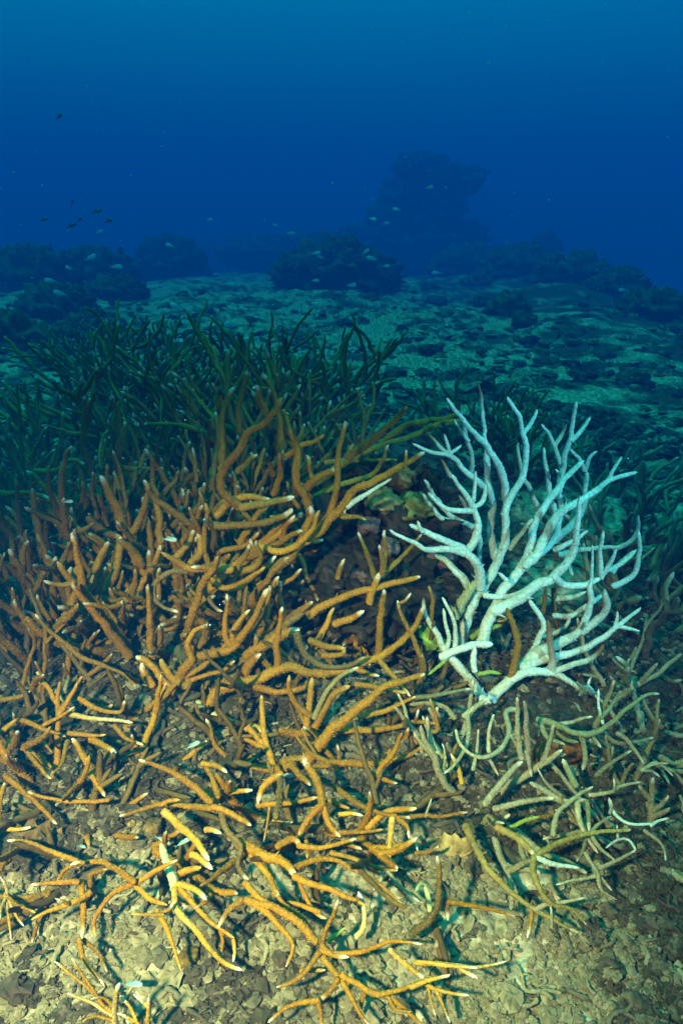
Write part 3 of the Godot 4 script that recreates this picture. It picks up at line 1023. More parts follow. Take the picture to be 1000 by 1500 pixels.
	b("H","t",22,12,-0.05,-0.04,[665,560,700,610,750,650])
	b("H","u",22,12,-0.04,-0.03,[640,560,635,610,610,655])
	b("H","t",16,9,-0.05,-0.06,[730,480,740,450,728,420])
	colony(770, 1250, -0.0, "yellow olive staghorn with one snow white arm crossing the sand patch")
	b("H","z",40,30,-0.05,-0.06,[285,495,320,530,370,560,420,600,455,635])
	b("H","t",18,12,-0.06,-0.07,[300,515,320,510,345,514])
	b("H","t",20,10,-0.06,-0.10,[300,520,290,505,283,490])
	b("H","z",30,14,-0.06,-0.07,[455,638,520,600,600,565,700,545,807,539])
	b("H","w",30,12,-0.06,-0.05,[458,640,520,665,618,681])
	b("H","z",34,12,-0.06,-0.03,[452,640,450,700,480,770,520,810,590,830,645,884])
	b("H","z",40,12,-0.03,-0.03,[205,525,240,600,280,680,340,740,400,790,470,840,540,880,613,911])
	b("H","t",24,10,-0.03,-0.05,[458,832,500,810,560,805,637,785])
	b("H","b",22,14,-0.02,-0.01,[445,840,440,890,428,935])
	b("H","t",18,10,-0.02,-0.05,[518,895,518,850,515,815])
	b("H","n",22,14,-0.03,-0.04,[365,532,420,505,478,492],0.0)
	b("H","b",16,10,-0.04,-0.04,[475,492,510,485,552,478])
	colony(640, 1310, -0.0, "dark brown stippled staghorn branch standing over the pale sand with one orange side arm")
	b("H","d",36,26,-0.02,-0.10,[0,925,60,880,105,805,105,720,98,640])
	b("H","d",26,18,-0.05,-0.03,[128,790,138,830,140,868])
	b("H","o",26,10,-0.06,-0.05,[140,803,250,820,382,854])
	b("H","p",28,18,-0.02,-0.05,[75,835,50,740,18,765],0.0)
	b("H","b",18,12,-0.02,-0.02,[0,770,20,785,45,805])

# ---------------------------------------------------------------- colonies grown by rule behind and between the traced ones
func grow(label: String, group: String, base: Vector3, mains: int, length: float, r: float, lean: Vector3, spread: float, style: String, sides := 6, gap := 0.0, tip := 0.016, bend := 0.30, kids := 3):
	var o := thing("staghorn_coral", base, label, "coral", group)
	for m in mains:
		var az := TAU * (m + rng.randf()) / mains
		var tilt := spread * sqrt(rng.randf())
		var dir := (Vector3(sin(tilt) * cos(az), cos(tilt), sin(tilt) * sin(az)) + lean).normalized()
		var foot := base + Vector3(cos(az), 0, sin(az)) * rng.randf() * length * 0.28 - Vector3(0, 0.02, 0)
		var L := length * rng.randf_range(0.6, 1.12)
		var st := style if rng.randf() < 0.75 else ("b" if style == "g" or style == "o" else style)
		var pts := sprout(foot, dir, L, 6, bend)
		var rr := r * rng.randf_range(0.8, 1.2)
		branch(o, pts, rr, rr * 0.55, st, tip, gap, sides, false)
		for k in rng.randi_range(1, kids):
			var i := rng.randi_range(1, 4)
			var f := rng.randf()
			var p := pts[i].lerp(pts[i + 1], f)
			var t := (pts[i + 1] - pts[i]).normalized()
			var side := t.cross(Vector3(rng.randfn(), rng.randfn(), rng.randfn())).normalized()
			var d2 := (t * 0.7 + side * 0.8 + Vector3(0, 0.25, 0)).normalized()
			branch(o, sprout(p, d2, L * rng.randf_range(0.2, 0.5), 4, bend), rr * 0.75, rr * 0.45, st, tip, gap, sides, false)

func sprout(p: Vector3, dir: Vector3, L: float, n: int, bend: float) -> PackedVector3Array:
	var pts := PackedVector3Array([p])
	var d := dir
	for k in n:
		d = (d + Vector3(rng.randf_range(-1, 1), rng.randf_range(-0.5, 1.0), rng.randf_range(-1, 1)) * bend).normalized()
		p += d * L / n
		pts.append(p)
	return pts

func background_thickets():
	var lab := "dark olive green staghorn colony with pale tips, crowded into the thicket behind the orange branches"
	var grp := "colonies of the dark thicket"
	for a in [[150, 640], [180, 620], [215, 610], [290, 600], [365, 605], [440, 612], [505, 620], [165, 680], [205, 665], [260, 655], [335, 660], [405, 665], [475, 672], [535, 660], [230, 705], [320, 715], [410, 725], [480, 725]]:
		var p := place(322.0 + (a[0] - 345.0) * 0.74 + rng.randf_range(-14, 14), a[1] + rng.randf_range(-8, 8), 0.0)
		grow(lab, grp, p, rng.randi_range(12, 15), rng.randf_range(0.38, 0.50), 0.0094, Vector3(0.08 if a[0] < 210 else 0.0, 0.16, 0.1), 0.85, "g", 6, 0.0, 0.022, 0.42, 5)
	var lab2 := "brown orange staghorn colony packed low among the tall orange branches"
	for a in [[60, 780], [130, 800], [210, 790], [290, 800], [370, 800], [440, 800], [90, 860], [180, 880], [270, 880], [30, 900], [100, 820], [250, 830], [330, 840], [410, 850], [150, 840], [220, 925], [320, 930], [380, 900], [60, 940], [140, 940], [480, 890]]:
		var p := place(a[0], a[1], 0.0)
		grow(lab2, "colonies filling the orange thicket", p, rng.randi_range(9, 12), rng.randf_range(0.30, 0.46) * (1.0 if a[1] < 885 else 0.75), 0.0086, Vector3(0, 0.08, 0.02), 1.1, "o" if rng.randf() < 0.4 else "b", 7, 0.008, 0.012)
	var lab3 := "dim green staghorn colony on open sand behind the bleached white coral"
	for a in [[680, 668], [725, 662], [760, 700]]:
		grow(lab3, "dim colonies behind the bleached coral", place(a[0], a[1], 0.0), 10, 0.29, 0.0095, Vector3(0.1, 0.1, 0), 0.95, "g")
	var lab4 := "low sprawling green staghorn colony on the dark slope beside the bleached white coral"
	for a in [[850, 700], [905, 735], [870, 800], [930, 850], [960, 900], [975, 790], [900, 880], [985, 960]]:
		grow(lab4, "low colonies on the dark slope", place(a[0], a[1], 0.0), 9, rng.randf_range(0.22, 0.32), 0.009, Vector3(0.15, -0.15, 0), 1.25, "u")
	var lab5 := "dark branching staghorn colony on dim sand at the thicket's outer edge"
	for a in [[20, 720], [55, 690], [110, 740]]:
		grow(lab5, "colonies at the thicket's outer edge", place(a[0], a[1], 0.0), 9, 0.34, 0.010, Vector3(-0.1, 0.1, 0), 0.9, "g")
	var lab6 := "low distant tuft of dark staghorn behind the dark thicket"
	for a in [[110, 520], [170, 505], [215, 515], [150, 540]]:
		grow(lab6, "distant tufts behind the thicket", place(a[0], a[1], 0.0), 12, 0.30, 0.012, Vector3.ZERO, 1.0, "g", 5)

# short living and half dead sprigs strewn between the large colonies
func loose_sprigs():
	var lab := "loose orange staghorn sprig lying among rubble between the larger orange colonies"
	for a in [[70, 1010], [130, 1080], [60, 1160], [180, 1190], [520, 1140], [20, 1040], [70, 960], [430, 1180]]:
		grow(lab, "loose orange sprigs", place(a[0], a[1], -0.015), rng.randi_range(3, 5), rng.randf_range(0.15, 0.24), 0.0056, Vector3(0, -0.1, 0), 1.35, "o" if rng.randf() < 0.6 else "b", 7, 0.0048, 0.008, 0.22)
	var lab0 := "dead turf covered staghorn sprig lying dark under the orange branches"
	for a in [[40, 1010], [190, 1030], [340, 1100], [550, 1060], [100, 1130], [250, 1180], [450, 1210], [560, 1200], [130, 1240], [520, 1000], [580, 970], [400, 1010]]:
		grow(lab0, "dead dark sprigs", place(a[0], a[1], -0.012), rng.randi_range(4, 6), rng.randf_range(0.14, 0.24), 0.0062, Vector3(0, -0.15, 0), 1.4, "d", 6, 0.0, 0.0, 0.22)
	var lab2 := "loose pale olive staghorn sprig lying on the dim rubble slope"
	for a in [[900, 1010], [950, 1080], [930, 1160], [960, 1230], [700, 1160], [650, 1090], [980, 1020]]:
		grow(lab2, "loose pale olive sprigs", place(a[0], a[1], -0.015), rng.randi_range(3, 5), rng.randf_range(0.12, 0.2), 0.0050, Vector3(0, -0.1, 0), 1.35, "u" if rng.randf() < 0.6 else "t", 7, 0.0048, 0.008, 0.22)

# ---------------------------------------------------------------- rocks
func lump(c: Vector3, r: Vector3, res: int, amp: float, freq: float, col_a: Color, col_b: Color, col_c: Color):
	var first := PV.size()
	var rows := int(res * 0.66)
	for j in rows + 1:
		var v := PI * j / rows
		for i in res:
			var u := TAU * i / res
			var d := Vector3(sin(v) * cos(u), cos(v), sin(v) * sin(u))
			var q := (c + d * r) * freq
			var k := n_a.get_noise_3d(q.x, q.y, q.z)
			var e := 1.0 - absf(n_b.get_noise_3d(q.x * 2.1 + 9.0, q.y * 2.1, q.z * 2.1)) * 2.0
			var f := n_a.get_noise_3d(q.x * 5.0, q.y * 5.0, q.z * 5.0)
			var p := c + d * r * (1.0 + amp * (k * 1.1 + e * 0.35 + f * 0.4))
			PV.append(p)
			var m := n_a.get_noise_3d(q.x * 2.6 + 31.0, q.y * 2.6, q.z * 2.6)
			var col := col_a.lerp(col_b, smoothstep(-0.1, 0.3, m))
			col = col.lerp(col_c, smoothstep(0.22, 0.36, n_a.get_noise_3d(q.x * 3.7 - 17.0, q.y * 3.7, q.z * 3.7)))
			PC.append(col * (0.85 + 0.5 * f) if f > -0.5 else col)
	for j in rows:
		for i in res:
			var a := first + j * res + i
			var b2 := first + j * res + (i + 1) % res
			PI_.append_array([a, b2, a + res, b2, b2 + res, a + res])

func outcrop(lumps: Array, label: String, group: String, res := 44):
	begin()
	var base := Vector3(lumps[0][0])
	for l in lumps:
		lump(Vector3(l[0]) - base, l[1], res, 0.5, 2.2 / maxf(0.25, Vector3(l[1]).length() * 0.6), Color(0.115, 0.115, 0.080), Color(0.19, 0.17, 0.12), Color(0.25, 0.21, 0.15))
	smooth_normals()
	var o := MeshInstance3D.new()
	o.name = numbered("reef_outcrop")
	o.mesh = made_mesh()
	o.material_override = mats.rock
	add_child(o)
	o.position = base
	tag(o, label, "rock", group)

# an outcrop that stands where its foot meets the seabed, sized from its width and height in pixels there
func standing(px: float, foot: float, wide: float, high: float, label: String, group: String, res := 36, humps := 3):
	var p := place(px, foot, 0.0)
	var k := axis_depth(p) / FOCAL
	var rx := wide * 0.5 * k
	var ry := high * k
	var l := [[p + Vector3(0, ry * 0.1, -rx * 0.5), Vector3(rx * 0.72, ry * 0.72, rx * 0.6)]]
	for i in humps:
		var u := (i + 0.5) / humps * 2.0 - 1.0
		var f := rng.randf_range(0.30, 0.48)
		l.append([p + Vector3(u * rx * 0.72, ry * rng.randf_range(0.05, 0.42) * (1.0 - 0.5 * absf(u)), -rx * rng.randf_range(0.3, 0.7)), Vector3(rx * f, ry * rng.randf_range(0.4, 0.6), rx * f)])
	outcrop(l, label, group, res)

func far_reef():
	# the big overhanging head
	var Z := 27.0
	var q := Z / 8.6
	outcrop([
		[place(610, 370, Z), Vector3(0.60, 0.40, 0.5) * q], [place(648, 264, Z), Vector3(0.36, 0.17, 0.45) * q], [place(612, 246, Z - 0.1), Vector3(0.26, 0.15, 0.34) * q],
		[place(690, 252, Z + 0.1), Vector3(0.16, 0.06, 0.25) * q], [place(672, 270, Z), Vector3(0.22, 0.11, 0.3) * q], [place(588, 287, Z), Vector3(0.24, 0.18, 0.36) * q], [place(566, 318, Z - 0.1), Vector3(0.22, 0.16, 0.3) * q],
		[place(638, 300, Z), Vector3(0.30, 0.20, 0.4) * q], [place(618, 326, Z), Vector3(0.36, 0.22, 0.4) * q], [place(545, 352, Z - 0.3), Vector3(0.42, 0.17, 0.4) * q], [place(597, 234, Z), Vector3(0.11, 0.07, 0.14) * q], [place(640, 236, Z), Vector3(0.12, 0.07, 0.14) * q],
		[place(660, 350, Z), Vector3(0.4, 0.2, 0.4) * q], [place(470, 366, Z), Vector3(0.6, 0.2, 0.4) * q], [place(390, 372, Z), Vector3(0.5, 0.18, 0.4) * q],
	], "tall overhanging coral rock head fading into the blue water", "")
	standing(488, 420, 190, 66, "broad dark outcrop rising from far sand below the overhanging rock head", "", 48, 5)
	standing(248, 408, 118, 62, "rounded dark outcrop beside the pale far sand channel, capped with stubby coral", "", 44, 4)
	var l3 := "low dark outcrop of the reef that flanks the far sand"
	for a in [[40, 425, 150, 60], [130, 418, 130, 52], [70, 470, 140, 50], [10, 515, 110, 56], [165, 440, 100, 34], [70, 512, 100, 34], [125, 488, 100, 32]]:
		standing(a[0], a[1], a[2], a[3], l3, "dark outcrops on the far slope")
	var l4 := "dim rocky hump on the far ridge beside the overhanging rock head"
	for a in [[345, 384, 120, 42], [690, 402, 130, 42], [770, 405, 130, 44], [800, 396, 60, 56], [850, 418, 140, 46], [915, 440, 120, 44], [965, 470, 120, 44], [735, 412, 90, 24], [630, 398, 110, 36]]:
		standing(a[0], a[1], a[2], a[3], l4, "humps of the far ridge")
	var l5 := "small dark rock lying alone on the far open sand"
	for a in [[700, 424, 62, 22], [745, 466, 84, 36], [770, 478, 50, 20], [715, 446, 44, 16], [355, 378, 26, 10], [640, 444, 40, 10], [625, 424, 44, 10], [840, 496, 56, 16], [700, 592, 40, 12], [880, 526, 50, 14], [620, 552, 40, 10], [790, 524, 46, 12], [930, 560, 60, 16], [540, 440, 40, 10]]:
		standing(a[0], a[1], a[2], a[3], l5, "rocks on the far sand", 26, 2)

func reef_rock():
	var base := place(560, 850, 0.0)
	var o := thing("crusted_rock", base, "dark crusted reef rock between the orange branches and the bleached white coral", "rock")
	begin()
	for a in [[530, 800, 1.22, 0.14, 0.12], [600, 790, 1.22, 0.13, 0.13], [560, 760, 1.28, 0.16, 0.12], [640, 830, 1.18, 0.10, 0.09], [500, 850, 1.15, 0.12, 0.08], [580, 860, 1.10, 0.13, 0.08]]:
		lump(place(a[0], a[1], a[2]) - base, Vector3(a[3], a[4], a[3]) * 0.86, 84, 0.62, 17.0, Color(0.030, 0.036, 0.026), Color(0.065, 0.062, 0.045), Color(0.12, 0.09, 0.085))
	smooth_normals()
	commit("rock_body", mats.rock, o)
	var crusts := [[560, 733, 1.13, 0.030, Color(0.32, 0.25, 0.10)], [606, 742, 1.15, 0.034, Color(0.24, 0.28, 0.09)], [540, 770, 1.10, 0.022, Color(0.25, 0.14, 0.15)], [640, 815, 1.08, 0.026, Color(0.26, 0.15, 0.17)], [590, 700, 1.2, 0.026, Color(0.20, 0.14, 0.07)], [570, 800, 1.08, 0.020, Color(0.30, 0.20, 0.21)], [527, 850, 1.04, 0.020, Color(0.28, 0.17, 0.19)]]
	for c in crusts:
		begin()
		var col: Color = c[4]
		lump(place(c[0], c[1], c[2]) - base, Vector3(c[3], c[3] * 0.7, c[3]), 26, 0.5, 40.0, col, col * 1.35, col * 0.6)
		smooth_normals()
		commit("crust", mats.rock, o)
	# sponges and algae
	knob("algae_clump", "lumpy bright green algae clump at the foot of the bleached white coral", "algae", [[632, 938, 0.96, 0.020], [622, 925, 0.97, 0.016], [645, 945, 0.96, 0.014]], Color(0.22, 0.42, 0.06), Color(0.36, 0.58, 0.12), Color(0.14, 0.30, 0.04))
	knob("algae_clump", "dark green algae mat behind the stems of the bleached white coral", "algae", [[626, 862, 1.08, 0.036], [650, 880, 1.06, 0.034], [632, 890, 1.05, 0.026]], Color(0.06, 0.16, 0.04), Color(0.12, 0.26, 0.05), Color(0.05, 0.10, 0.03))
	knob("orange_sponge", "orange crusting sponge among olive tan branches", "sponge", [[818, 1098, -0.02, 0.026], [800, 1108, -0.02, 0.022], [836, 1096, -0.03, 0.018]], Color(0.28, 0.10, 0.03), Color(0.36, 0.15, 0.05), Color(0.14, 0.08, 0.04))
	knob("tan_sponge", "pair of tan rounded knobs half hidden under the golden tangle", "sponge", [[224, 1213, -0.014, 0.013], [188, 1206, -0.010, 0.010]], Color(0.26, 0.19, 0.07), Color(0.34, 0.26, 0.12), Color(0.16, 0.11, 0.05))
	knob("yellow_sponge", "small yellow sponge lump on pale rubble beside the crossing branches", "sponge", [[275, 1405, -0.006, 0.012], [281, 1402, -0.008, 0.009]], Color(0.22, 0.16, 0.05), Color(0.30, 0.24, 0.10), Color(0.14, 0.10, 0.04))
	# a beige fan and a cracked plate
	begin()
	fan(0.036, 0.030, Color(0.50, 0.42, 0.20))
	smooth_normals()
	var f := commit(numbered("fan_sponge"), mats.rubble, self, place(664, 1256, -0.004))
	f.rotation_degrees = Vector3(-25, 10, -8)
	tag(f, "small upright beige fan beside the dark brown stippled branch", "sponge")
	begin()
	fan(0.055, 0.06, Color(0.20, 0.14, 0.07))
	smooth_normals()
	var g := commit(numbered("coral_plate"), mats.rubble, self, place(42, 1275, -0.006))
	g.rotation_degrees = Vector3(-48, 20, 12)
	tag(g, "brown cracked dead coral plate leaning on dark rubble", "coral plate")

func knob(called: String, label: String, category: String, spots: Array, a: Color, b_: Color, c: Color):
	begin()
	var base := place(spots[0][0], spots[0][1], spots[0][2])
	for s in spots:
		lump(place(s[0], s[1], s[2]) - base, Vector3(s[3], s[3] * 0.85, s[3]), 30, 0.35, 45.0, a, b_, c)
	smooth_normals()
	var o := commit(numbered(called), mats.rubble, self, base)
	tag(o, label, category)

func fan(w: float, h: float, col: Color):
	var n := 22
	for side in 2:
		var first := PV.size()
		var dz := 0.004 if side == 0 else -0.004
		for j in 9:
			for i in n + 1:
				var a := PI * (0.12 + 0.76 * i / n)
				var r := (j / 8.0) * (1.0 + 0.10 * sin(i * 1.9))
				var x := cos(a) * w * r
				var y := sin(a) * h * r
				PV.append(Vector3(x, y, dz * (1.0 - 0.7 * r) + 0.006 * sin(x * 120.0) * r))
				var s := 0.8 + 0.35 * absf(sin(i * 1.3)) + 0.2 * n_b.get_noise_2d(x * 90, y * 90)
				PC.append(Color(col.r * s, col.g * s, col.b * s))
		for j in 8:
			for i in n:
				var a := first + j * (n + 1) + i
				if side == 0: PI_.append_array([a, a + 1, a + n + 1, a + 1, a + n + 2, a + n + 1])
				else: PI_.append_array([a, a + n + 1, a + 1, a + 1, a + n + 1, a + n + 2])

# ---------------------------------------------------------------- rubble
var pieces := []

func piece_meshes():
	var tones := [[Color(0.15, 0.155, 0.125), Color(0.25, 0.25, 0.20), Color(0.23, 0.17, 0.165)], [Color(0.36, 0.34, 0.25), Color(0.50, 0.48, 0.37), Color(0.30, 0.30, 0.18)], [Color(0.075, 0.078, 0.066), Color(0.13, 0.13, 0.11), Color(0.17, 0.125, 0.125)]]
	for t in tones.size():
		for v in 4:     # dead branch ends
			begin()
			var L := 1.0
			var pts := PackedVector3Array([Vector3(-L * 0.5, 0, 0), Vector3(-L * 0.15, 0.05 * v, 0.10 - 0.05 * v), Vector3(L * 0.2, 0.03, 0.06 * v - 0.1), Vector3(L * 0.5, 0.02 * v, 0.02)])
			stick(pts, 0.075, 0.05, tones[t])
			if v % 2 == 1: stick(PackedVector3Array([Vector3(0, 0.03, 0), Vector3(0.14, 0.05, 0.16), Vector3(0.2, 0.08, 0.34)]), 0.06, 0.04, tones[t])
			if v == 2: stick(PackedVector3Array([Vector3(-0.1, 0.03, 0), Vector3(-0.06, 0.16, -0.14), Vector3(0.02, 0.2, -0.26)]), 0.055, 0.035, tones[t])
			smooth_normals()
			pieces.append([made_mesh(), t, "stick"])
		for v in 3:     # knobbly stones
			begin()
			lump(Vector3(v * 3.0 + t * 11.0, 0, 0), Vector3(0.5, 0.34, 0.42), 11, 0.9, 4.2, tones[t][0], tones[t][1], tones[t][2])
			recenter(Vector3(v * 3.0 + t * 11.0, 0, 0))
			facet()
			pieces.append([made_mesh(), t, "stone"])
		for v in 2:     # flakes
			begin()
			lump(Vector3(v * 3.0 + t * 7.0, 50, 0), Vector3(0.5, 0.09, 0.38), 11, 0.9, 4.0, tones[t][0], tones[t][1], tones[t][2])
			recenter(Vector3(v * 3.0 + t * 7.0, 50, 0))
			facet()
			pieces.append([made_mesh(), t, "flake"])

func facet():
	var v := PackedVector3Array()
	var c := PackedColorArray()
	var i := PackedInt32Array()
	for k in PI_.size():
		v.append(PV[PI_[k]])
		c.append(PC[PI_[k]])
		i.append(k)
	PV = v
	PC = c
	PI_ = i
	smooth_normals()

func recenter(c: Vector3):
	for k in PV.size(): PV[k] -= c

func stick(pts: PackedVector3Array, r0: float, r1: float, tone: Array):
	var line := spline(pts, 0.08)
	var first := PV.size()
	var n := line.size()
	var sides := 8
	for i in n:
		var t := (line[mini(i + 1, n - 1)] - line[maxi(i - 1, 0)]).normalized()
		var u := t.cross(Vector3(0.1, 1, 0.2)).normalized()
		var w := t.cross(u)
		for k in sides:
			var a := TAU * k / sides
			var d := u * cos(a) + w * sin(a)
			var r := lerpf(r0, r1, float(i) / n) * (1.0 + 1.1 * n_a.get_noise_3d(line[i].x * 7 + d.x * 1.5, d.y * 1.5 + line[i].z * 7, d.z * 1.5 + r0 * 90.0))
			if i == 0 or i == n - 1: r *= 0.55
			PV.append(line[i] + d * r)
			var m := n_a.get_noise_3d(line[i].x * 4 + d.x, d.y * 2, d.z * 2 + line[i].z * 4)
			var c: Color = Color(tone[0]).lerp(tone[1], smoothstep(-0.2, 0.3, m))
			PC.append(c.lerp(tone[2], smoothstep(0.1, 0.4, n_b.get_noise_2d(line[i].x * 5.0, d.x * 2 + 4.0))))
	for i in n - 1:
		for k in sides:
			var a := first + i * sides + k
			var b2 := first + i * sides + (k + 1) % sides
			PI_.append_array([a, b2, a + sides, b2, b2 + sides, a + sides])
	for e in 2:
		var c := PV.size()
		PV.append(line[0] if e == 0 else line[n - 1])
		PC.append(tone[0])
		var row := first + (0 if e == 0 else (n - 1) * sides)
		for k in sides:
			if e == 0: PI_.append_array([c, row + (k + 1) % sides, row + k])
			else: PI_.append_array([c, row + k, row + (k + 1) % sides])

func lie(size: float, p: Vector3, sink: float) -> Transform3D:
	var bs := Basis.from_euler(Vector3(rng.randf_range(-0.5, 0.5), rng.randf() * TAU, rng.randf_range(-0.4, 0.4)))
	return Transform3D(bs.scaled(Vector3(size, size * rng.randf_range(0.6, 1.0), size * rng.randf_range(0.65, 1.1))), Vector3(p.x, ground(p.x, p.z) + relief(p.x, p.z) + size * sink, p.z))

func tone_at(x: float, z: float) -> int:
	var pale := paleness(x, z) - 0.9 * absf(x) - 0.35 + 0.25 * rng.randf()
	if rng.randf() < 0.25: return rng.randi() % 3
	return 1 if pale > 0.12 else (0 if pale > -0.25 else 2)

func rubble():
	piece_meshes()
	var names := {"stick": "coral_fragment", "stone": "rubble_stone", "flake": "rubble_flake"}
	var labels := {
		"stick0": "dead grey brown coral stick lying in the rubble bed", "stick1": "pale bleached coral stick lying on sand and rubble", "stick2": "dark turf covered coral stick in the rubble bed",
		"stone0": "knobbly grey brown stone in the rubble bed", "stone1": "pale knobbly sand coloured stone in the rubble", "stone2": "dark knobbly stone in the rubble bed",
		"flake0": "flat grey brown coral flake lying in the rubble", "flake1": "flat pale coral flake lying on sandy rubble", "flake2": "flat dark coral flake lying in the rubble"}
	for i in 300:
		var px := rng.randf_range(-20, 1020)
		var py := 900.0 + 600.0 * pow(rng.randf(), 0.75)
		var p := place(px, py, 0.0)
		var t := tone_at(p.x, p.z)
		var kind: int = [0, 0, 0, 0, 1, 1, 2][rng.randi() % 7]
		var v: int = t * 9 + (rng.randi() % 4 if kind == 0 else 4 + rng.randi() % 3 if kind == 1 else 7 + rng.randi() % 2)
		var pc: Array = pieces[v]
		var size := rng.randf_range(0.035, 0.08) * clampf(-p.z * 1.4, 0.6, 1.1) if kind == 0 else rng.randf_range(0.014, 0.032)
		var o := MeshInstance3D.new()
		o.name = numbered(names[pc[2]])
		o.mesh = pc[0]
		o.material_override = mats.rubble
		add_child(o)
		o.transform = lie(size, p, 0.10)
		var key: String = pc[2] + str(pc[1])
		tag(o, labels[key], "coral rubble" if kind != 1 else "stone", "loose pieces: " + labels[key])
	# what nobody could count
	var bed := Node3D.new()
	bed.name = "rubble_bed"
	add_child(bed)
	tag(bed, "small broken coral rubble strewn over the sandy seabed", "rubble", "", "stuff")
	var per := []
	for v in pieces.size(): per.append([])
	var made := 0
	while made < 12000:
		var px := rng.randf_range(-150, 1150)
		var py := rng.randf_range(640, 1540)
		var p := place(px, py, 0.0)
		var m := n_a.get_noise_2d(p.x * 2.6 + 20.0, p.z * 2.6)
		if m < rng.randf_range(-0.45, 0.15): continue
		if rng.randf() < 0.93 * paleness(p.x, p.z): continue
		var stk := rng.randf() < 0.45
		var v := tone_at(p.x, p.z) * 9 + (rng.randi() % 4 if stk else 4 + rng.randi() % (3 if rng.randf() < 0.75 else 5))
		per[v].append([lie(rng.randf_range(0.008, 0.022) * (1.6 if stk else 1.0), p, 0.10), rng.randf_range(0.75, 1.15)])
		made += 1
	made = 0
	while made < 14000:      # grit
		var p := place(rng.randf_range(-60, 1060), rng.randf_range(880, 1530), 0.0)
		if n_a.get_noise_2d(p.x * 6.0 + 90.0, p.z * 6.0) < rng.randf_range(-0.35, 0.35): continue
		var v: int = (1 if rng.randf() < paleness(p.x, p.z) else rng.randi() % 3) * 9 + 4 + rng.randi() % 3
		per[v].append([lie(rng.randf_range(0.004, 0.012), p, 0.2), rng.randf_range(0.7, 1.15)])
		made += 1
	made = 0
	while made < 6000:
		var px := rng.randf_range(-150, 1150)
		var py := 372.0 + 330.0 * pow(rng.randf(), 0.8)
		var p := place(px, py, 0.0)
		if p.z < -14.0: continue
		var m := n_a.get_noise_2d(p.x * 1.3 + 50.0, p.z * 2.0)
		if m < rng.randf_range(-0.25, 0.30): continue
		var v: int = [2, 2, 0, 0, 1][rng.randi() % 5] * 9 + rng.randi() % 9
		per[v].append([lie(rng.randf_range(0.02, 0.06) * (1.0 if rng.randf() < 0.9 else 1.8) * (1.0 + 0.08 * -p.z), p, 0.05), rng.randf_range(0.7, 1.1)])
		made += 1
	for v in pieces.size():
		var mm := MultiMesh.new()
		mm.transform_format = MultiMesh.TRANSFORM_3D
		mm.use_colors = true
		mm.mesh = pieces[v][0]
		mm.instance_count = per[v].size()
		for k in per[v].size():
			mm.set_instance_transform(k, per[v][k][0])
			var s: float = per[v][k][1]
			mm.set_instance_color(k, Color(s, s, s))
		var mi := MultiMeshInstance3D.new()
		mi.name = "rubble_pieces"
		mi.multimesh = mm
		mi.material_override = mats.rubble
		bed.add_child(mi, true)

# ---------------------------------------------------------------- fish
func fish_parts(back: Color, belly: Color) -> Array:
	var out := []
	begin()
	var n := 14
	var sides := 10
	for i in n + 1:
		var t := float(i) / n
		var h := 0.155 * pow(sin(PI * pow(t, 0.62)), 0.75) * (1.0 - 0.15 * t) + 0.018
		if i == 0: h = 0.01
		for k in sides:
			var a := TAU * k / sides
			PV.append(Vector3(0.5 - t * 0.82, sin(a) * h, cos(a) * h * 0.5))
			PC.append(belly.lerp(back, smoothstep(-0.1, 0.7, sin(a))))
	for i in n:
		for k in sides:
			var a := i * sides + k
			var b2 := i * sides + (k + 1) % sides
			PI_.append_array([a, b2, a + sides, b2, b2 + sides, a + sides])
	smooth_normals()
	out.append(["body", made_mesh()])
	for f in [["tail_fin", [Vector3(-0.28, 0, 0), Vector3(-0.5, 0.15, 0), Vector3(-0.42, 0, 0), Vector3(-0.5, -0.15, 0)]], ["dorsal_fin", [Vector3(0.2, 0.13, 0), Vector3(0.02, 0.23, 0), Vector3(-0.18, 0.13, 0), Vector3(-0.1, 0.08, 0)]]]:
		begin()
		var q: Array = f[1]
		for s in [0.006, -0.006]:
			for p in q:
				PV.append(p + Vector3(0, 0, s))
				PC.append(back * 0.9)
		PI_.append_array([0, 1, 2, 0, 2, 3, 4, 6, 5, 4, 7, 6])
		for k in 4:
			var k2 := (k + 1) % 4
			PI_.append_array([k, k + 4, k2, k2, k + 4, k2 + 4])
		smooth_normals()
		out.append([f[0], made_mesh()])
	begin()
	for s in [-1, 1]:
		lump(Vector3(0.38, 0.03, 0.052 * s), Vector3(0.022, 0.022, 0.012), 8, 0.0, 1.0, Color(0.02, 0.02, 0.02), Color(0.02, 0.02, 0.02), Color(0.02, 0.02, 0.02))
	smooth_normals()
	out.append(["eyes", made_mesh()])
	return out

func fish(parts: Array, px: float, py: float, z: float, size: float, heading: float, roll: float, label: String, group: String):
	var o := thing("reef_fish", place(px, py, z), label, "fish", group)
	for p in parts:
		var m := MeshInstance3D.new()
		m.name = p[0]
		m.mesh = p[1]
		m.material_override = mats.fish
		o.add_child(m, true)
	o.rotation = Vector3(0, heading, roll)
	o.scale = Vector3.ONE * size

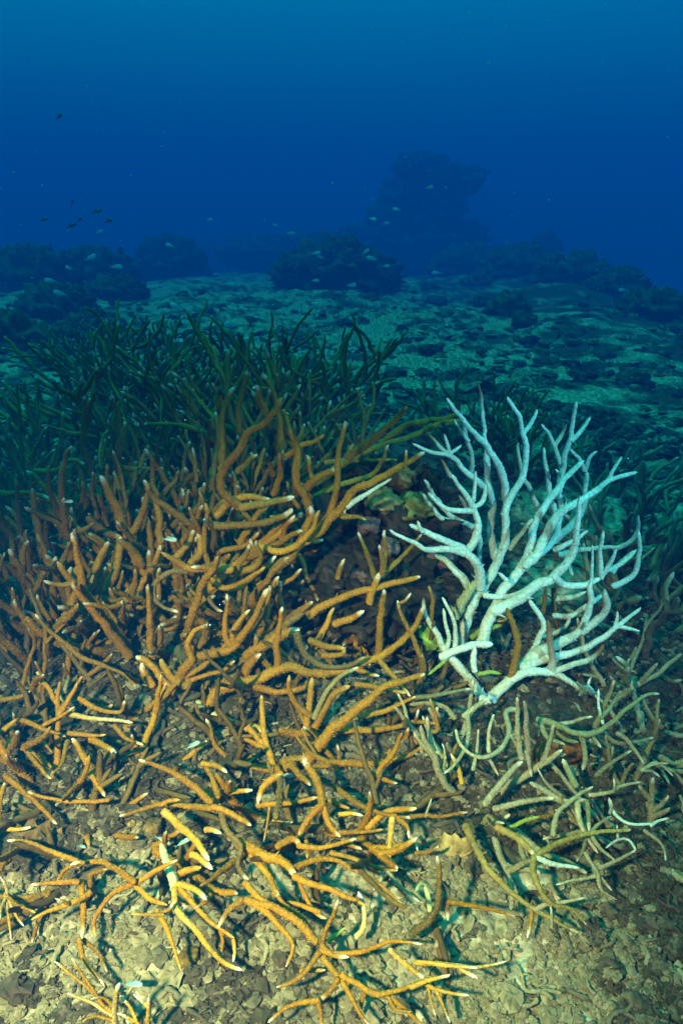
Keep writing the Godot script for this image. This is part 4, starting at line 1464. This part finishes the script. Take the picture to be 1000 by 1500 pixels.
func fishes():
	var silver := fish_parts(Color(0.26, 0.34, 0.40), Color(0.56, 0.68, 0.76))
	var dark := fish_parts(Color(0.05, 0.06, 0.05), Color(0.10, 0.11, 0.09))
	var blue := fish_parts(Color(0.12, 0.30, 0.40), Color(0.42, 0.56, 0.62))
	for a in [[132, 378, 4.6], [170, 391, 4.6], [102, 393, 4.4], [75, 411, 4.2], [461, 411, 4.6], [145, 340, 5.4], [306, 322, 6.2], [405, 330, 6.0], [425, 342, 5.6], [260, 450, 3.4], [370, 497, 2.6], [460, 445, 3.6], [462, 371, 5.2], [470, 377, 5.2], [535, 369, 5.0], [546, 379, 4.8], [565, 390, 5.0], [514, 418, 4.2], [628, 275, 6.0], [581, 307, 6.0], [545, 321, 5.8], [565, 327, 5.8], [912, 425, 4.4], [867, 468, 3.8], [328, 478, 3.0], [425, 545, 2.4], [250, 360, 5.6], [640, 400, 5.2], [90, 430, 4.0]]:
		fish(silver, a[0], a[1], a[2], rng.randf_range(0.06, 0.095), rng.randf_range(-0.7, 0.7) + (PI if rng.randf() < 0.35 else 0.0), rng.randf_range(-0.2, 0.45), "tiny silvery fish hovering over the far reef", "silvery fish over the far reef")
	for a in [[87, 171, 4.2], [142, 310, 4.8], [117, 322, 4.8], [105, 331, 4.8], [159, 324, 5.0], [65, 322, 5.2], [106, 297, 5.2]]:
		fish(dark, a[0], a[1], a[2], rng.randf_range(0.05, 0.075), rng.randf_range(-0.8, 0.8), rng.randf_range(0.1, 0.7), "small dark fish swimming in open blue water", "dark fish in open water")
	for a in [[248, 790, 1.0, 0.030], [282, 1092, 0.72, 0.026], [420, 1136, 0.66, 0.024], [268, 1234, 0.56, 0.024], [238, 1230, 0.57, 0.026], [194, 1442, 0.40, 0.030], [120, 1240, 0.56, 0.016], [100, 735, 1.05, 0.02]]:
		fish(blue, a[0], a[1], a[2], a[3], rng.randf_range(-0.5, 0.5), rng.randf_range(-0.2, 0.5), "pale blue finger long fish among the orange branches", "pale blue fish among the branches")
	fish(dark, 712, 994, 0.87, 0.040, 0.5, -0.5, "dark striped little fish under the bleached white coral", "")
	fish(blue, 719, 1022, 0.82, 0.036, 0.4, -0.9, "grey fish beside the knobbed white foot of the bleached sprig", "")

# ---------------------------------------------------------------- the photographer's flashes
func strobe(at: Vector3, aim: Vector3, power: float, cone: float, tint: Color, label: String):
	var t := thing("dive_strobe", at, label, "strobe")
	t.look_at_from_position(at, aim)
	var black := StandardMaterial3D.new()
	black.albedo_color = lin(0.02, 0.02, 0.02)
	black.roughness = 0.4
	var can := CylinderMesh.new()
	can.top_radius = 0.045
	can.bottom_radius = 0.05
	can.height = 0.14
	var h := MeshInstance3D.new()
	h.name = "housing"
	h.mesh = can
	h.material_override = black
	t.add_child(h)
	h.rotation_degrees.x = 90
	h.position.z = 0.08
	var glow := StandardMaterial3D.new()
	glow.albedo_color = Color(0.9, 0.9, 0.85)
	glow.emission_enabled = true
	glow.emission = Color(1.0, 0.9, 0.7)
	glow.emission_energy_multiplier = 1.0
	var face := CylinderMesh.new()
	face.top_radius = 0.04
	face.bottom_radius = 0.04
	face.height = 0.006
	var d := MeshInstance3D.new()
	d.name = "lamp_face"
	d.mesh = face
	d.material_override = glow
	t.add_child(d)
	d.rotation_degrees.x = 90
	d.position.z = 0.004
	var l := SpotLight3D.new()
	l.name = "strobe_light"
	l.light_color = tint
	l.light_energy = power
	l.light_size = 0.03
	l.spot_range = 14.0
	l.spot_attenuation = 2.0
	l.spot_angle = cone
	l.spot_angle_attenuation = 1.2
	l.shadow_enabled = true
	t.add_child(l)
	l.position = Vector3(0, 0, -0.03)

func marine_snow():
	begin()
	lump(Vector3.ZERO, Vector3(1.0, 0.6, 0.8), 7, 0.6, 1.3, Color(0.6, 0.62, 0.58), Color(0.7, 0.72, 0.68), Color(0.5, 0.5, 0.46))
	smooth_normals()
	var mm := MultiMesh.new()
	mm.transform_format = MultiMesh.TRANSFORM_3D
	mm.mesh = made_mesh()
	mm.instance_count = 420
	for k in 420:
		var z := rng.randf_range(0.7, 6.0)
		var p := place(rng.randf_range(-100, 1100), rng.randf_range(-60, 900), z)
		if p.y < ground(p.x, p.z) + 0.05: p.y = ground(p.x, p.z) + rng.randf_range(0.1, 0.9)
		mm.set_instance_transform(k, Transform3D(Basis.from_euler(Vector3(rng.randf() * 6, rng.randf() * 6, 0)).scaled(Vector3.ONE * rng.randf_range(0.0004, 0.0011) * (0.6 + 0.5 * z)), p))
	var o := MultiMeshInstance3D.new()
	o.name = "marine_snow"
	o.multimesh = mm
	o.material_override = mats.fish
	add_child(o)
	tag(o, "tiny pale specks drifting in the blue water", "particles", "", "stuff")
